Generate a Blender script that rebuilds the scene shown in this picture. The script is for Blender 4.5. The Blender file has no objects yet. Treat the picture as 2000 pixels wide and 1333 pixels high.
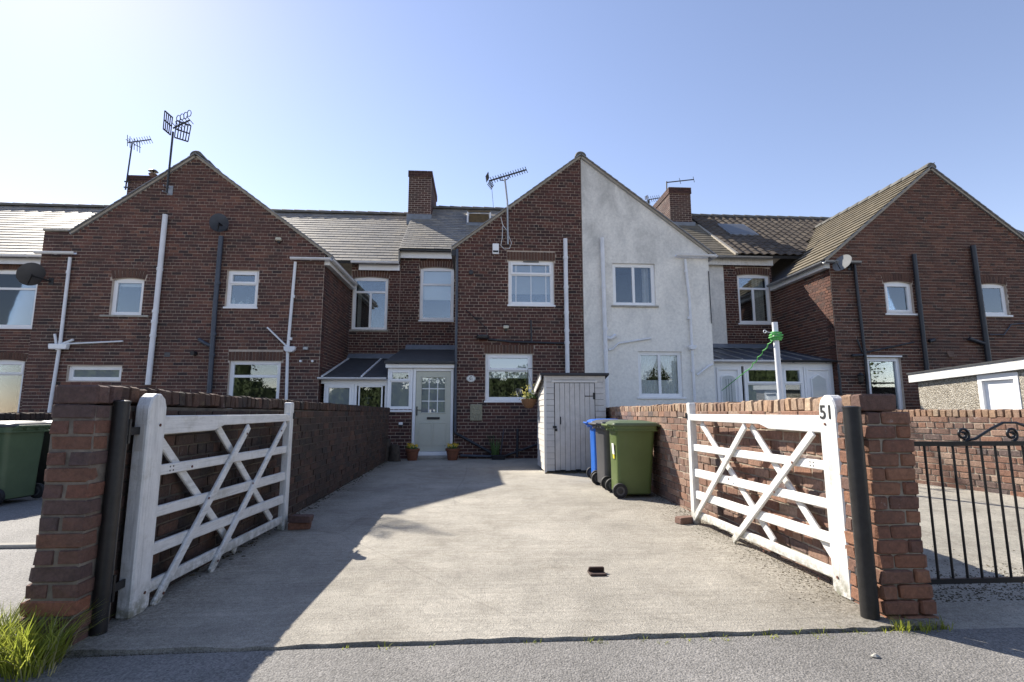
import bpy, bmesh, math, random
from mathutils import Vector, Matrix
R = math.radians
rng = random.Random(51)
scene = bpy.context.scene
COL = scene.collection

# ------------------------------------------------------------------ camera
CAM_H, FPX, YAW, PIT = 1.17, 1000.0, R(3.7), R(7.9)
cam_d = bpy.data.cameras.new('camera'); cam = bpy.data.objects.new('camera', cam_d); COL.objects.link(cam)
cam_d.sensor_width = 36; cam_d.lens = 18.0; cam_d.clip_start = 0.05; cam_d.clip_end = 3000
cam.location = (0, 0, CAM_H); cam.rotation_euler = (R(90) + PIT, 0, -YAW)
scene.camera = cam
scene.render.resolution_x = 1024; scene.render.resolution_y = 682
# ------------------------------------------------------------------ sky, sun, exposure
SA, SB = 0.82, 0.88                      # shadow of a 1 m post: 0.82 m to the right, 0.88 m towards the lane
sun_dir = Vector((-SA, SB, 1)).normalized()
world = bpy.data.worlds.new('World'); scene.world = world; world.use_nodes = True
wn = world.node_tree.nodes; wl = world.node_tree.links
for n in list(wn): wn.remove(n)
sky = wn.new('ShaderNodeTexSky'); sky.sky_type = 'NISHITA'; sky.sun_disc = False
sky.sun_elevation = math.asin(sun_dir.z); sky.sun_rotation = math.atan2(sun_dir.x, sun_dir.y) % (2*math.pi)
sky.air_density = 1.0; sky.dust_density = 0.12; sky.ozone_density = 2.8; sky.altitude = 100
bg = wn.new('ShaderNodeBackground'); bg.inputs[1].default_value = 0.136
wo = wn.new('ShaderNodeOutputWorld'); wb = wn.new('ShaderNodeMix'); wb.data_type = 'RGBA'; wb.blend_type = 'MULTIPLY'; wb.inputs[0].default_value = 1.0; wb.inputs[7].default_value = (1.18, .94, .87, 1)   # camera white balance set for the shade
wl.new(sky.outputs[0], wb.inputs[6]); wl.new(wb.outputs[2], bg.inputs[0]); wl.new(bg.outputs[0], wo.inputs[0])
sl = bpy.data.lights.new('sun', 'SUN'); sl.energy = 5.0; sl.angle = R(0.5); sl.color = (1.0, 0.93, 0.82)
sun = bpy.data.objects.new('sun', sl); COL.objects.link(sun)
sun.rotation_euler = (-sun_dir).to_track_quat('-Z', 'Y').to_euler(); sun.location = (-20, 20, 30)
scene.view_settings.view_transform = 'Standard'; scene.view_settings.look = 'None'
scene.view_settings.exposure = 0.90; scene.view_settings.gamma = 1.0
scene.view_settings.use_curve_mapping = False
scene.render.engine = 'CYCLES'

# ------------------------------------------------------------------ measuring helpers (photo pixel -> point on a real plane)
_f = Vector((math.sin(YAW)*math.cos(PIT), math.cos(YAW)*math.cos(PIT), math.sin(PIT)))
_r = Vector((math.cos(YAW), -math.sin(YAW), 0)); _u = _r.cross(_f)
def ray(u, v): return _f + _r*((u-1000)/FPX) - _u*((v-666.5)/FPX)
def onY(u, v, Y):
    d = ray(u, v); return Vector((0, 0, CAM_H)) + d*(Y/d.y)
def onZ(u, v, z=0.0):
    d = ray(u, v); return Vector((0, 0, CAM_H)) + d*((z-CAM_H)/d.z)
def onX(u, v, X):
    d = ray(u, v); return Vector((0, 0, CAM_H)) + d*(X/d.x)

# ------------------------------------------------------------------ materials
M = {}
class NT:
    def __init__(s, name):
        s.m = bpy.data.materials.new(name); s.m.use_nodes = True; s.n = s.m.node_tree.nodes; s.l = s.m.node_tree.links
        s.b = s.n['Principled BSDF']; s.out = s.n['Material Output']; M[name] = s.m
        s.pos = s.n.new('ShaderNodeNewGeometry').outputs['Position']
    def link(s, a, b): s.l.new(a, b)
    def mapping(s, scale, src=None):
        n = s.n.new('ShaderNodeMapping'); n.inputs['Scale'].default_value = scale; s.link(src or s.pos, n.inputs[0]); return n.outputs[0]
    def noise(s, scale, detail=4, rough=.6, src=None, dist=0):
        n = s.n.new('ShaderNodeTexNoise'); n.inputs['Scale'].default_value = scale; n.inputs['Detail'].default_value = detail
        n.inputs['Roughness'].default_value = rough; n.inputs['Distortion'].default_value = dist
        s.link(src or s.pos, n.inputs['Vector']); return n.outputs['Fac']
    def voronoi(s, scale, feature='F1', out='Distance', src=None):
        n = s.n.new('ShaderNodeTexVoronoi'); n.feature = feature; n.inputs['Scale'].default_value = scale
        s.link(src or s.pos, n.inputs['Vector']); return n.outputs[out]
    def ramp(s, fac, stops, interp='LINEAR'):
        n = s.n.new('ShaderNodeValToRGB'); n.color_ramp.interpolation = interp; e = n.color_ramp.elements
        while len(e) < len(stops): e.new(.5)
        for k, (p, c) in enumerate(stops):
            e[k].position = p; e[k].color = (c, c, c, 1) if isinstance(c, (int, float)) else (*c, 1)
        s.link(fac, n.inputs[0]); return n.outputs[0]
    def mix(s, fac, a, b, mode='MIX'):
        n = s.n.new('ShaderNodeMix'); n.data_type = 'RGBA'; n.blend_type = mode
        for i, x in ((0, fac), (6, a), (7, b)):
            if isinstance(x, (int, float)): n.inputs[i].default_value = x if i == 0 else (x, x, x, 1)
            elif isinstance(x, tuple): n.inputs[i].default_value = (*x, 1)
            else: s.link(x, n.inputs[i])
        return n.outputs[2]
    def math(s, op, a, b=0.0):
        n = s.n.new('ShaderNodeMath'); n.operation = op
        for i, x in ((0, a), (1, b)):
            if isinstance(x, (int, float)): n.inputs[i].default_value = x
            else: s.link(x, n.inputs[i])
        return n.outputs[0]
    def bump(s, h, strength=.3, dist=.01):
        n = s.n.new('ShaderNodeBump'); n.inputs['Strength'].default_value = strength; n.inputs['Distance'].default_value = dist
        s.link(h, n.inputs['Height']); s.link(n.outputs[0], s.b.inputs['Normal']); return n.outputs[0]
    def base(s, c):
        if isinstance(c, tuple): s.b.inputs['Base Color'].default_value = (*c, 1)
        else: s.link(c, s.b.inputs['Base Color'])
    def rough(s, r):
        if isinstance(r, (int, float)): s.b.inputs['Roughness'].default_value = r
        else: s.link(r, s.b.inputs['Roughness'])
    def rnd(s):
        a = s.n.new('ShaderNodeAttribute'); a.attribute_name = 'rnd'
        o = s.n.new('ShaderNodeObjectInfo')
        return s.math('FRACT', s.math('ADD', a.outputs['Fac'], s.math('MULTIPLY', o.outputs['Random'], 7.31)))

def brick_mat(name, cols, soot=.35, sootc=(.03, .024, .022), bloom=0.0, lime=None):
    t = NT(name); r = t.rnd()
    k = len(cols); c = t.ramp(r, [(i/(k-1), col) for i, col in enumerate(cols)])
    c = t.mix(1.0, c, t.ramp(t.noise(38, 5, .7), [(.3, .62), (.7, 1.28)]), 'MULTIPLY')
    if soot: c = t.mix(t.ramp(t.noise(.9, 6, .7, t.mapping((1, 1, .45))), [(.40, 0.0), (.66, soot)]), c, sootc)
    if bloom: c = t.mix(t.ramp(t.noise(7.0, 6, .75), [(.62, 0.0), (.70, bloom)]), c, (.55, .5, .46))
    if lime: c = t.mix(t.ramp(t.noise(16.0, 5, .7), [(.55, 0.0), (.75, lime)]), c, (.16, .15, .08))
    t.base(c); t.rough(.88); t.bump(t.math('ADD', t.noise(90, 4, .7), t.math('MULTIPLY', t.noise(21, 5, .7), 1.6)), .55, .009)
brick_mat('brick_left', [(0.073, 0.037, 0.033), (0.132, 0.057, 0.045), (0.098, 0.045, 0.038), (0.166, 0.069, 0.050), (0.045, 0.028, 0.028), (0.137, 0.058, 0.045), (0.205, 0.095, 0.064)], .55, bloom=.12)
brick_mat('brick_middle', [(0.048, 0.022, 0.020), (0.105, 0.039, 0.032), (0.067, 0.029, 0.024), (0.120, 0.047, 0.035), (0.028, 0.017, 0.018), (0.085, 0.033, 0.028), (0.143, 0.058, 0.041)], .25)
brick_mat('brick_right', [(0.074, 0.032, 0.023), (0.131, 0.052, 0.034), (0.091, 0.040, 0.029), (0.155, 0.064, 0.041), (0.048, 0.027, 0.022), (0.115, 0.046, 0.032), (0.181, 0.080, 0.050)], .3)
brick_mat('brick_chimney', [(0.051, 0.026, 0.023), (0.093, 0.040, 0.032), (0.068, 0.032, 0.027), (0.111, 0.049, 0.038)], .45)
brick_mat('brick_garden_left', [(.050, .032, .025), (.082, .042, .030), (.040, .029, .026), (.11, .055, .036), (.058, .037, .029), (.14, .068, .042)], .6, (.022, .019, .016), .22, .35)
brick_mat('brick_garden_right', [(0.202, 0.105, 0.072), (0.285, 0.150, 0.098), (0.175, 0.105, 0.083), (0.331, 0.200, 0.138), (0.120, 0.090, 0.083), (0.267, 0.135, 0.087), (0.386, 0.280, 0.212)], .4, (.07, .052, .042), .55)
brick_mat('brick_coping', [(0.323, 0.196, 0.125), (0.418, 0.274, 0.170), (0.247, 0.147, 0.100), (0.475, 0.353, 0.240), (0.285, 0.186, 0.130), (0.380, 0.225, 0.140)], .35, (.07, .055, .045), .3)
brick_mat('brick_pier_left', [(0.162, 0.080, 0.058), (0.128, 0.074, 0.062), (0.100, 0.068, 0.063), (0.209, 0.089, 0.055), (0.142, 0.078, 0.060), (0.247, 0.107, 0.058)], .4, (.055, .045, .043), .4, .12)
brick_mat('brick_pier_right', [(0.230, 0.100, 0.060), (0.304, 0.133, 0.072), (0.175, 0.084, 0.058), (0.340, 0.157, 0.085), (0.147, 0.081, 0.062), (0.267, 0.109, 0.060)], .45, (.085, .058, .046), .5)
brick_mat('brick_arch', [(0.111, 0.056, 0.038), (0.145, 0.072, 0.047), (0.085, 0.043, 0.031), (0.128, 0.064, 0.043)], .2)

t = NT('mortar'); t.base(t.mix(1.0, t.ramp(t.noise(2.2, 5, .65), [(.3, (.38, .31, .255)), (.7, (.64, .54, .445))]), t.ramp(t.noise(70, 3), [(.3, .75), (.7, 1.15)]), 'MULTIPLY')); t.rough(.95); t.bump(t.noise(120, 3), .3, .005)
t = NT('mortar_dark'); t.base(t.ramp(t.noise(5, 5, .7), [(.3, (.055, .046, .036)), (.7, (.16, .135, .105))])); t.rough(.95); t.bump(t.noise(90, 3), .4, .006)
t = NT('mortar_mid'); t.base(t.ramp(t.noise(9, 5, .7), [(.3, (.10, .082, .064)), (.7, (.26, .22, .175))])); t.rough(.95); t.bump(t.noise(90, 3), .4, .006)
brick_mat('brick_bloom', [(.26, .105, .06), (.30, .12, .062)], .1, (.06, .05, .048), .95)
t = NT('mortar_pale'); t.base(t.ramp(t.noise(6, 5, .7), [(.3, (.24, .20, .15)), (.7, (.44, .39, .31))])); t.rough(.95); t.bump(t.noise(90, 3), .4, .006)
# concrete drive: broom marks across it, pits, stains, faint cracks
def concrete(name, lo, hi, stain, broom=.35, grime=True):
    t = NT(name)
    c = t.ramp(t.noise(.55, 6, .62), [(.28, lo), (.72, hi)])
    c = t.mix(1.0, c, t.ramp(t.noise(26, 5, .8), [(.3, .74), (.7, 1.2)]), 'MULTIPLY')
    c = t.mix(1.0, c, t.ramp(t.noise(110, 4, .8), [(.32, .45), (.5, 1.0), (.7, 1.35)]), 'MULTIPLY')
    c = t.mix(t.ramp(t.noise(48, 3, .6), [(.64, 0.0), (.70, .6)]), c, (.075, .068, .055))
    c = t.mix(1.0, c, t.ramp(t.noise(1, 5, .65, t.mapping((.8, 34, 1)), .6), [(.35, 1-broom*.5), (.65, 1+broom*.32)]), 'MULTIPLY')
    c = t.mix(t.ramp(t.noise(1.4, 7, .75, None, .5), [(.52, 0.0), (.74, .6)]), c, stain)
    c = t.mix(t.ramp(t.voronoi(21), [(.045, .75), (.10, 0.0)]), c, (.06, .055, .045))
    c = t.mix(1.0, c, t.ramp(t.noise(4.5, 5, .7, None, .6), [(.3, .84), (.7, 1.12)]), 'MULTIPLY')
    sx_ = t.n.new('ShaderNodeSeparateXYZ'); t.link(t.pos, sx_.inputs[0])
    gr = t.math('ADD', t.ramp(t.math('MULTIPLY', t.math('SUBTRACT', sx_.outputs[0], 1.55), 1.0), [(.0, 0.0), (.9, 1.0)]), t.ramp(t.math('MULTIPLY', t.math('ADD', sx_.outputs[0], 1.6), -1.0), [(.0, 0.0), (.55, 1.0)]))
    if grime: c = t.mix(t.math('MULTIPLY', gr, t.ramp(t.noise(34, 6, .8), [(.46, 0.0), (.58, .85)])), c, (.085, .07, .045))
    cr = t.voronoi(.30, 'DISTANCE_TO_EDGE', 'Distance', t.mix(.16, t.pos, t.n.new('ShaderNodeTexNoise').outputs['Color']))
    c = t.mix(t.ramp(cr, [(.0, .22), (.002, 0.0)]), c, (.07, .06, .05))
    t.base(c); t.rough(t.ramp(t.noise(3, 4), [(.3, .62), (.7, .85)]))
    h = t.math('ADD', t.math('MULTIPLY', t.noise(1, 5, .7, t.mapping((1.5, 55, 1)), .4), .45), t.math('MULTIPLY', t.noise(75, 4, .75), 1.3))
    t.bump(h, .8, .016)
concrete('drive_concrete', (.29, .265, .22), (.54, .50, .425), (.17, .145, .108), .24)
concrete('yard_concrete', (.33, .31, .26), (.50, .465, .395), (.13, .11, .08), .2, False)
def asphalt(name, lo, hi):
    t = NT(name)
    c = t.ramp(t.voronoi(125, 'F1', 'Color'), [(.1, lo), (.9, hi)])
    c = t.mix(1.0, c, t.ramp(t.noise(1.3, 5, .6), [(.3, .78), (.7, 1.15)]), 'MULTIPLY')
    c = t.mix(t.ramp(t.noise(60, 3, .6), [(.6, 0.0), (.7, .7)]), c, tuple(x*.35 for x in lo))
    t.base(c); t.rough(.85)
    t.bump(t.math('ADD', t.math('MULTIPLY', t.voronoi(95), -1.0), t.noise(150, 3)), .55, .010)
asphalt('lane_asphalt', (.12, .115, .107), (.265, .252, .235))
asphalt('yard_asphalt', (.16, .155, .15), (.34, .325, .30))
t = NT('soil'); t.base(t.ramp(t.noise(6), [(.3, (.05, .04, .03)), (.7, (.12, .10, .07))])); t.rough(.95)
def plain(name, col, rough=.5, var=.12, scale=9, metal=0, spec=None, dirt=None, bump=0):
    t = NT(name)
    c = t.mix(1.0, col, t.ramp(t.noise(scale, 5, .65), [(.3, 1-var), (.7, 1+var)]), 'MULTIPLY')
    if dirt: c = t.mix(t.ramp(t.noise(dirt[0], 6, .7, t.mapping((1, 1, .35))), [(dirt[2], 0.0), (dirt[2]+.2, dirt[1])]), c, (.16, .145, .11))
    t.base(c); t.rough(rough); t.b.inputs['Metallic'].default_value = metal
    if spec is not None: t.b.inputs['Specular IOR Level'].default_value = spec
    if bump: t.bump(t.noise(scale*8, 4, .7), bump, .005)
plain('upvc', (.87, .87, .87), .32, .03, 3)
def paint(name, grain):
    t = NT(name); c = t.mix(1.0, (.77, .76, .725), t.ramp(t.noise(9, 5, .7), [(.3, .88), (.7, 1.05)]), 'MULTIPLY')
    gn = t.noise(1, 6, .7, t.mapping(grain), .8); c = t.mix(1.0, c, t.ramp(gn, [(.36, .80), (.52, 1.0)]), 'MULTIPLY')
    c = t.mix(t.ramp(t.noise(5, 6, .75), [(.54, 0.0), (.72, .55)]), c, (.40, .37, .28))
    c = t.mix(t.ramp(t.noise(1, 6, .8, t.mapping(tuple(g*.6 for g in grain))), [(.64, 0.0), (.70, .6)]), c, (.20, .18, .135))
    zs = t.n.new('ShaderNodeSeparateXYZ'); t.link(t.pos, zs.inputs[0])
    c = t.mix(t.math('MULTIPLY', t.ramp(zs.outputs[2], [(.0, .9), (.2, 0.0)]), t.ramp(t.noise(17, 5, .7), [(.38, 0.0), (.58, 1.0)])), c, (.15, .145, .08))
    t.base(c); t.rough(.62); t.bump(t.math('ADD', gn, t.math('MULTIPLY', t.noise(70, 4), .5)), .5, .008)
paint('white_paint', (42, 42, 2.0)); paint('white_paint_rail', (42, 2.0, 42))
plain('shed_paint', (.60, .57, .52), .7, .09, 7, dirt=(6, .55, .58), bump=.3)
plain('shed_paint_light', (.70, .68, .63), .7, .07, 7, dirt=(6, .4, .62), bump=.3)
plain('sage_door', (.53, .53, .44), .38, .04)
plain('lead', (.17, .19, .22), .55, .2, 5)
plain('felt_roof', (.045, .047, .052), .85, .25, 5, bump=.4)
plain('black_metal', (.012, .012, .013), .38, .3, 18)
plain('steel_post', (.016, .015, .015), .42, .4, 22, dirt=(7, .35, .60), bump=.2)
plain('stop_iron', (.05, .028, .022), .8, .4, 25)
plain('rust', (.12, .045, .028), .8, .4, 25)
plain('black_plastic', (.018, .019, .022), .42, .2)
plain('black_pipe', (.022, .026, .034), .45, .25, 6)
plain('slate_pipe', (.05, .062, .085), .45, .25, 6)
plain('white_pipe', (.74, .75, .77), .42, .08, 4, dirt=(4, .3, .58))
plain('galvanised', (.35, .36, .37), .45, .15, 9, metal=.6)
plain('aerial_metal', (.04, .04, .042), .45, .2, 20, metal=.4)
plain('blue_plastic', (.015, .12, .50), .42, .08, 5, dirt=(5, .15, .6))
plain('green_plastic', (.098, .138, .040), .45, .08, 5, dirt=(5, .2, .6))
plain('dark_green_plastic', (.10, .145, .075), .45, .1, 5)
plain('green_lid', (.10, .135, .07), .45, .1, 5, dirt=(5, .25, .6))
plain('grey_plastic', (.075, .075, .078), .5, .1, 5, dirt=(5, .2, .6))
plain('lid_grey', (.10, .105, .11), .38, .1, 5)
plain('dish_grey', (.16, .165, .17), .75, .15, 5)
plain('rubber', (.02, .02, .021), .7, .2, 20)
plain('terracotta', (.20, .075, .038), .8, .2, 12)
plain('basket', (.16, .085, .045), .9, .3, 40, bump=.5)
plain('cement', (.34, .32, .28), .92, .2, 9, bump=.4)
plain('stone_sill', (.38, .36, .31), .9, .25, 6, bump=.3)
plain('mossy', (.085, .07, .042), .98, .5, 30, bump=.6)
plain('yellow', (.80, .55, .03), .6, .2, 30)
plain('pale_yellow', (.75, .68, .18), .6, .2, 30)
plain('leaf', (.07, .13, .03), .6, .4, 12)
t = NT('grass'); gc = t.ramp(t.noise(9, 4), [(.3, (.20, .25, .03)), (.7, (.42, .44, .08))]); t.base(gc); t.rough(.5); tl = t.n.new('ShaderNodeBsdfTranslucent'); t.link(gc, tl.inputs[0]); mx = t.n.new('ShaderNodeMixShader'); mx.inputs[0].default_value = .6; t.link(t.b.outputs[0], mx.inputs[1]); t.link(tl.outputs[0], mx.inputs[2]); t.link(mx.outputs[0], t.out.inputs[0])
plain('dry_grass', (.36, .33, .15), .7, .3, 9)
plain('hedge_leaf', (.040, .055, .014), .8, .6, 1.3)
plain('bark', (.07, .055, .042), .95, .4, 14, bump=.6)
plain('cream', (.55, .52, .42), .7, .15, 14, bump=.3)
plain('bronze_plaque', (.28, .26, .18), .7, .3, 30, bump=.6)
plain('green_rope', (.10, .42, .10), .7, .2, 60)
plain('net_curtain', (.90, .91, .89), .9, .15, 22)
plain('blind', (.85, .86, .87), .8, .03)
plain('curtain', (.50, .50, .48), .9, .15, 9)
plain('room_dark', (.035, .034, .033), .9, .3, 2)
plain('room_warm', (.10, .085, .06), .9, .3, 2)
plain('sticker_white', (.75, .76, .72), .5, .1, 40)
plain('sticker_yellow', (.75, .62, .05), .5, .1, 40)
plain('plaque_white', (.75, .74, .70), .4, .04)
plain('ink', (.02, .02, .02), .6, 0)
plain('timber_brown', (.11, .075, .035), .8, .3, 9)
plain('pot_clay', (.16, .10, .07), .85, .3, 8)
plain('ornament_white', (.7, .7, .68), .4, .05)
plain('ridge_tile', (.12, .115, .10), .85, .3, 6, bump=.3)
plain('verge_cement', (.36, .325, .27), .9, .2, 5, bump=.4)
# pebbledash: shows stones by colour and relief
t = NT('pebbledash'); t.base(t.ramp(t.voronoi(48, 'F1', 'Color'), [(.1, (.20, .17, .13)), (.5, (.42, .38, .31)), (.9, (.60, .56, .48))])); t.rough(.9); t.bump(t.math('MULTIPLY', t.voronoi(48), -1.0), .9, .03)
# white render with grey weathering that runs down from the verge
t = NT('render'); zz = t.n.new('ShaderNodeSeparateXYZ'); t.link(t.pos, zz.inputs[0])
st = t.noise(1.5, 7, .68, t.mapping((1.0, 1.0, .55)), .5)
st2 = t.math('ADD', st, t.math('MULTIPLY', t.math('SUBTRACT', zz.outputs[2], 4.6), .055))
c = t.ramp(st2, [(.42, (.85, .82, .75)), (.58, (.70, .68, .63)), (.80, (.46, .45, .415))])
c = t.mix(1.0, c, t.ramp(t.noise(14, 6, .7), [(.3, .86), (.7, 1.1)]), 'MULTIPLY')
t.base(c); t.rough(.92); t.bump(t.noise(60, 5, .75), .35, .01)
# slates and tiles: smooth weathered faces with a sheen at grazing angles
def slate(name, cols, rough, sheen, spec=.5):
    t = NT(name); k = len(cols)
    c = t.ramp(t.rnd(), [(i/(k-1), col) for i, col in enumerate(cols)])
    c = t.mix(1.0, c, t.ramp(t.noise(6, 5, .7), [(.3, .72), (.7, 1.2)]), 'MULTIPLY')
    c = t.mix(t.ramp(t.noise(9, 5, .7), [(.6, 0.0), (.72, .55)]), c, (.07, .065, .05))
    t.base(c); t.rough(rough); t.b.inputs['Specular IOR Level'].default_value = spec
    t.b.inputs['Sheen Weight'].default_value = sheen; t.b.inputs['Sheen Roughness'].default_value = .4; t.b.inputs['Sheen Tint'].default_value = (1.0, .90, .74, 1)
    t.bump(t.noise(30, 4), .25, .006)
slate('slate', [(.15, .15, .145), (.20, .19, .17), (.12, .122, .125), (.26, .235, .19), (.17, .165, .15)], .6, .15, .42)
slate('slate_blue', [(.22, .23, .25), (.27, .28, .29), (.20, .21, .24), (.30, .30, .30)], .5, .4, .6)
slate('concrete_tile', [(.085, .068, .052), (.11, .088, .066), (.075, .060, .047), (.13, .105, .078)], .75, .0, .25)
slate('tile_tan', [(.16, .135, .092), (.19, .16, .11), (.14, .12, .085), (.215, .18, .125)], .72, .0, .3)
# window glass: sees into the room and mirrors what is in front of it
def glass(name, tint, refl, frost=None, wav=.006):
    t = NT(name); t.n.remove(t.b)
    tr = t.n.new('ShaderNodeBsdfTransparent'); tr.inputs[0].default_value = (*tint, 1)
    gl = t.n.new('ShaderNodeBsdfGlossy'); gl.inputs[0].default_value = (.84, .92, 1.0, 1); gl.inputs['Roughness'].default_value = .012
    bp = t.n.new('ShaderNodeBump'); bp.inputs['Strength'].default_value = wav; bp.inputs['Distance'].default_value = .02
    t.link(t.noise(2.2, 2, .5), bp.inputs['Height']); t.link(bp.outputs[0], gl.inputs['Normal'])
    fr = t.n.new('ShaderNodeFresnel'); fr.inputs[0].default_value = 1.5
    fac = t.math('MULTIPLY', t.math('ADD', fr.outputs[0], refl), 1.0)
    inner = tr.outputs[0]
    if frost:
        df = t.n.new('ShaderNodeBsdfDiffuse'); df.inputs[0].default_value = (*frost, 1); mm = t.n.new('ShaderNodeMixShader'); mm.inputs[0].default_value = .7
        t.link(tr.outputs[0], mm.inputs[1]); t.link(df.outputs[0], mm.inputs[2]); inner = mm.outputs[0]
    mx = t.n.new('ShaderNodeMixShader'); t.link(fac, mx.inputs[0]); t.link(inner, mx.inputs[1]); t.link(gl.outputs[0], mx.inputs[2])
    t.link(mx.outputs[0], t.out.inputs[0])
glass('glass', (.90, .92, .91), .10)
glass('glass_frosted', (.8, .82, .82), .20, (.30, .34, .36))
glass('glass_dark', (.93, .94, .94), .03)

# ------------------------------------------------------------------ mesh builder
class MB:
    def __init__(s): s.v = []; s.f = []; s.r = None
    def poly(s, pts):
        b = len(s.v); s.v += [tuple(p) for p in pts]; s.f.append(tuple(range(b, b+len(pts)))); return s
    def hexa(s, p):                      # p: bottom 4 (ccw), top 4
        b = len(s.v); s.v += [tuple(q) for q in p]
        for q in ((0, 3, 2, 1), (4, 5, 6, 7), (0, 1, 5, 4), (1, 2, 6, 5), (2, 3, 7, 6), (3, 0, 4, 7)): s.f.append(tuple(b+i for i in q))
        return s
    def box(s, x0, y0, z0, x1, y1, z1):
        return s.hexa([(x0, y0, z0), (x1, y0, z0), (x1, y1, z0), (x0, y1, z0), (x0, y0, z1), (x1, y0, z1), (x1, y1, z1), (x0, y1, z1)])
    def beam(s, p0, p1, w, h, up=(0, 0, 1)):
        p0 = Vector(p0); p1 = Vector(p1); d = (p1-p0).normalized(); up = Vector(up)
        if abs(d.dot(up)) > .98: up = Vector((0, 1, 0))
        a = d.cross(up).normalized()*(w/2); c = a.cross(d).normalized()*(h/2)
        return s.hexa([p0-a-c, p0+a-c, p1+a-c, p1-a-c, p0-a+c, p0+a+c, p1+a+c, p1-a+c])
    def tube(s, pts, r, n=8, caps=True):
        pts = [Vector(p) for p in pts]; rad = r if isinstance(r, (list, tuple)) else [r]*len(pts)
        b0 = len(s.v); prev = None
        for i, p in enumerate(pts):
            d = (pts[min(i+1, len(pts)-1)] - pts[max(i-1, 0)]).normalized()
            if prev is None:
                a = d.cross(Vector((0, 0, 1)))
                if a.length < .05: a = d.cross(Vector((0, 1, 0)))
            else: a = prev - d*prev.dot(d)
            a.normalize(); prev = a; c = d.cross(a)
            for k in range(n):
                th = 2*math.pi*k/n; s.v.append(tuple(p + (a*math.cos(th)+c*math.sin(th))*rad[i]))
        for i in range(len(pts)-1):
            for k in range(n):
                q = b0+i*n; s.f.append((q+k, q+(k+1) % n, q+n+(k+1) % n, q+n+k))
        if caps:
            s.f.append(tuple(b0+k for k in reversed(range(n)))); q = b0+(len(pts)-1)*n; s.f.append(tuple(q+k for k in range(n)))
        return s
    def loft(s, rings, caps=True):
        n = len(rings[0]); b = len(s.v)
        for rg in rings: s.v += [tuple(p) for p in rg]
        for i in range(len(rings)-1):
            for k in range(n):
                q = b+i*n; s.f.append((q+k, q+(k+1) % n, q+n+(k+1) % n, q+n+k))
        if caps:
            s.f.append(tuple(b+k for k in reversed(range(n)))); q = b+(len(rings)-1)*n; s.f.append(tuple(q+k for k in range(n)))
        return s
    def lathe(s, prof, c, n=20, ax='z'):
        def P(r, h, th):
            x, y = r*math.cos(th), r*math.sin(th)
            return {'z': (c[0]+x, c[1]+y, c[2]+h), 'y': (c[0]+x, c[1]+h, c[2]+y), 'x': (c[0]+h, c[1]+x, c[2]+y)}[ax]
        return s.loft([[P(r, h, 2*math.pi*k/n) for k in range(n)] for r, h in prof])
    def fbox(s, fr, s0, s1, n0, n1, z0, z1):
        p = [fr.p(a, b, z) for z in (z0, z1) for a, b in ((s0, n1), (s1, n1), (s1, n0), (s0, n0))]
        return s.hexa(p)
    def fprism(s, fr, poly, n0, n1):     # poly of (s,z), counter-clockwise seen from outside
        a = [fr.p(q[0], n1, q[1]) for q in poly]; c = [fr.p(q[0], n0, q[1]) for q in poly]; k = len(poly); b = len(s.v)
        s.v += [tuple(x) for x in a+c]
        s.f.append(tuple(range(b, b+k))); s.f.append(tuple(range(b+2*k-1, b+k-1, -1)))
        for i in range(k): j = (i+1) % k; s.f.append((b+i, b+k+i, b+k+j, b+j))
        return s
class Frame:                             # a vertical wall plane: s along it, n outwards, z up
    def __init__(s, x, y, dx, dy):
        l = math.hypot(dx, dy); s.o = Vector((x, y, 0)); s.d = Vector((dx/l, dy/l, 0)); s.nrm = Vector((s.d.y, -s.d.x, 0)); s.ang = math.atan2(dy, dx)
    def p(s, a, n, z): return s.o + s.d*a + s.nrm*n + Vector((0, 0, z))

def finish(me, smooth, bevel, seg=1):
    if bevel:
        bm = bmesh.new(); bm.from_mesh(me); bmesh.ops.remove_doubles(bm, verts=bm.verts, dist=1e-5)
        ed = [e for e in bm.edges if len(e.link_faces) == 2 and e.calc_face_angle(0) > .35]
        bmesh.ops.bevel(bm, geom=ed, offset=bevel, segments=seg, affect='EDGES', profile=.6); bm.to_mesh(me); bm.free()
    if smooth:
        me.polygons.foreach_set('use_smooth', [True]*len(me.polygons)); me.set_sharp_from_angle(angle=R(smooth))
def put(name, mb, mat, parent=None, smooth=0, bevel=0, label=None, cat=None, group=None, kind=None, seg=1):
    me = bpy.data.meshes.new(name); me.from_pydata(mb.v, [], mb.f); me.materials.append(M[mat]); finish(me, smooth, bevel, seg)
    if mb.r:
        a = me.attributes.new('rnd', 'FLOAT', 'POINT'); a.data.foreach_set('value', mb.r)
    o = bpy.data.objects.new(name, me); COL.objects.link(o)
    if parent is not None:
        o.parent = parent
        if parent.type == 'EMPTY': o.matrix_parent_inverse = Matrix.Translation(-parent.location) if parent.get('_w') else Matrix()
    tag(o, label, cat, group, kind); return o
def tag(o, label=None, cat=None, group=None, kind=None):
    if label: o['label'] = label
    if cat: o['category'] = cat
    if group: o['group'] = group
    if kind: o['kind'] = kind
    return o
def thing(name, label, cat, loc=(0, 0, 0), group=None, rz=0, world=True):
    o = bpy.data.objects.new(name, None); COL.objects.link(o); o.location = loc; o.empty_display_size = .1
    if not world: o.rotation_euler.z = rz
    else: o['_w'] = 1
    return tag(o, label, cat, group)
def copy_thing(src, loc, rz=0, label=None):
    r = src.copy(); COL.objects.link(r); r.location = loc; r.rotation_euler.z = rz
    if label: r['label'] = label
    for ch in list(src.children):
        c = ch.copy(); COL.objects.link(c); c.parent = r
        for g in list(ch.children):
            d = g.copy(); COL.objects.link(d); d.parent = c
    return r

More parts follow.
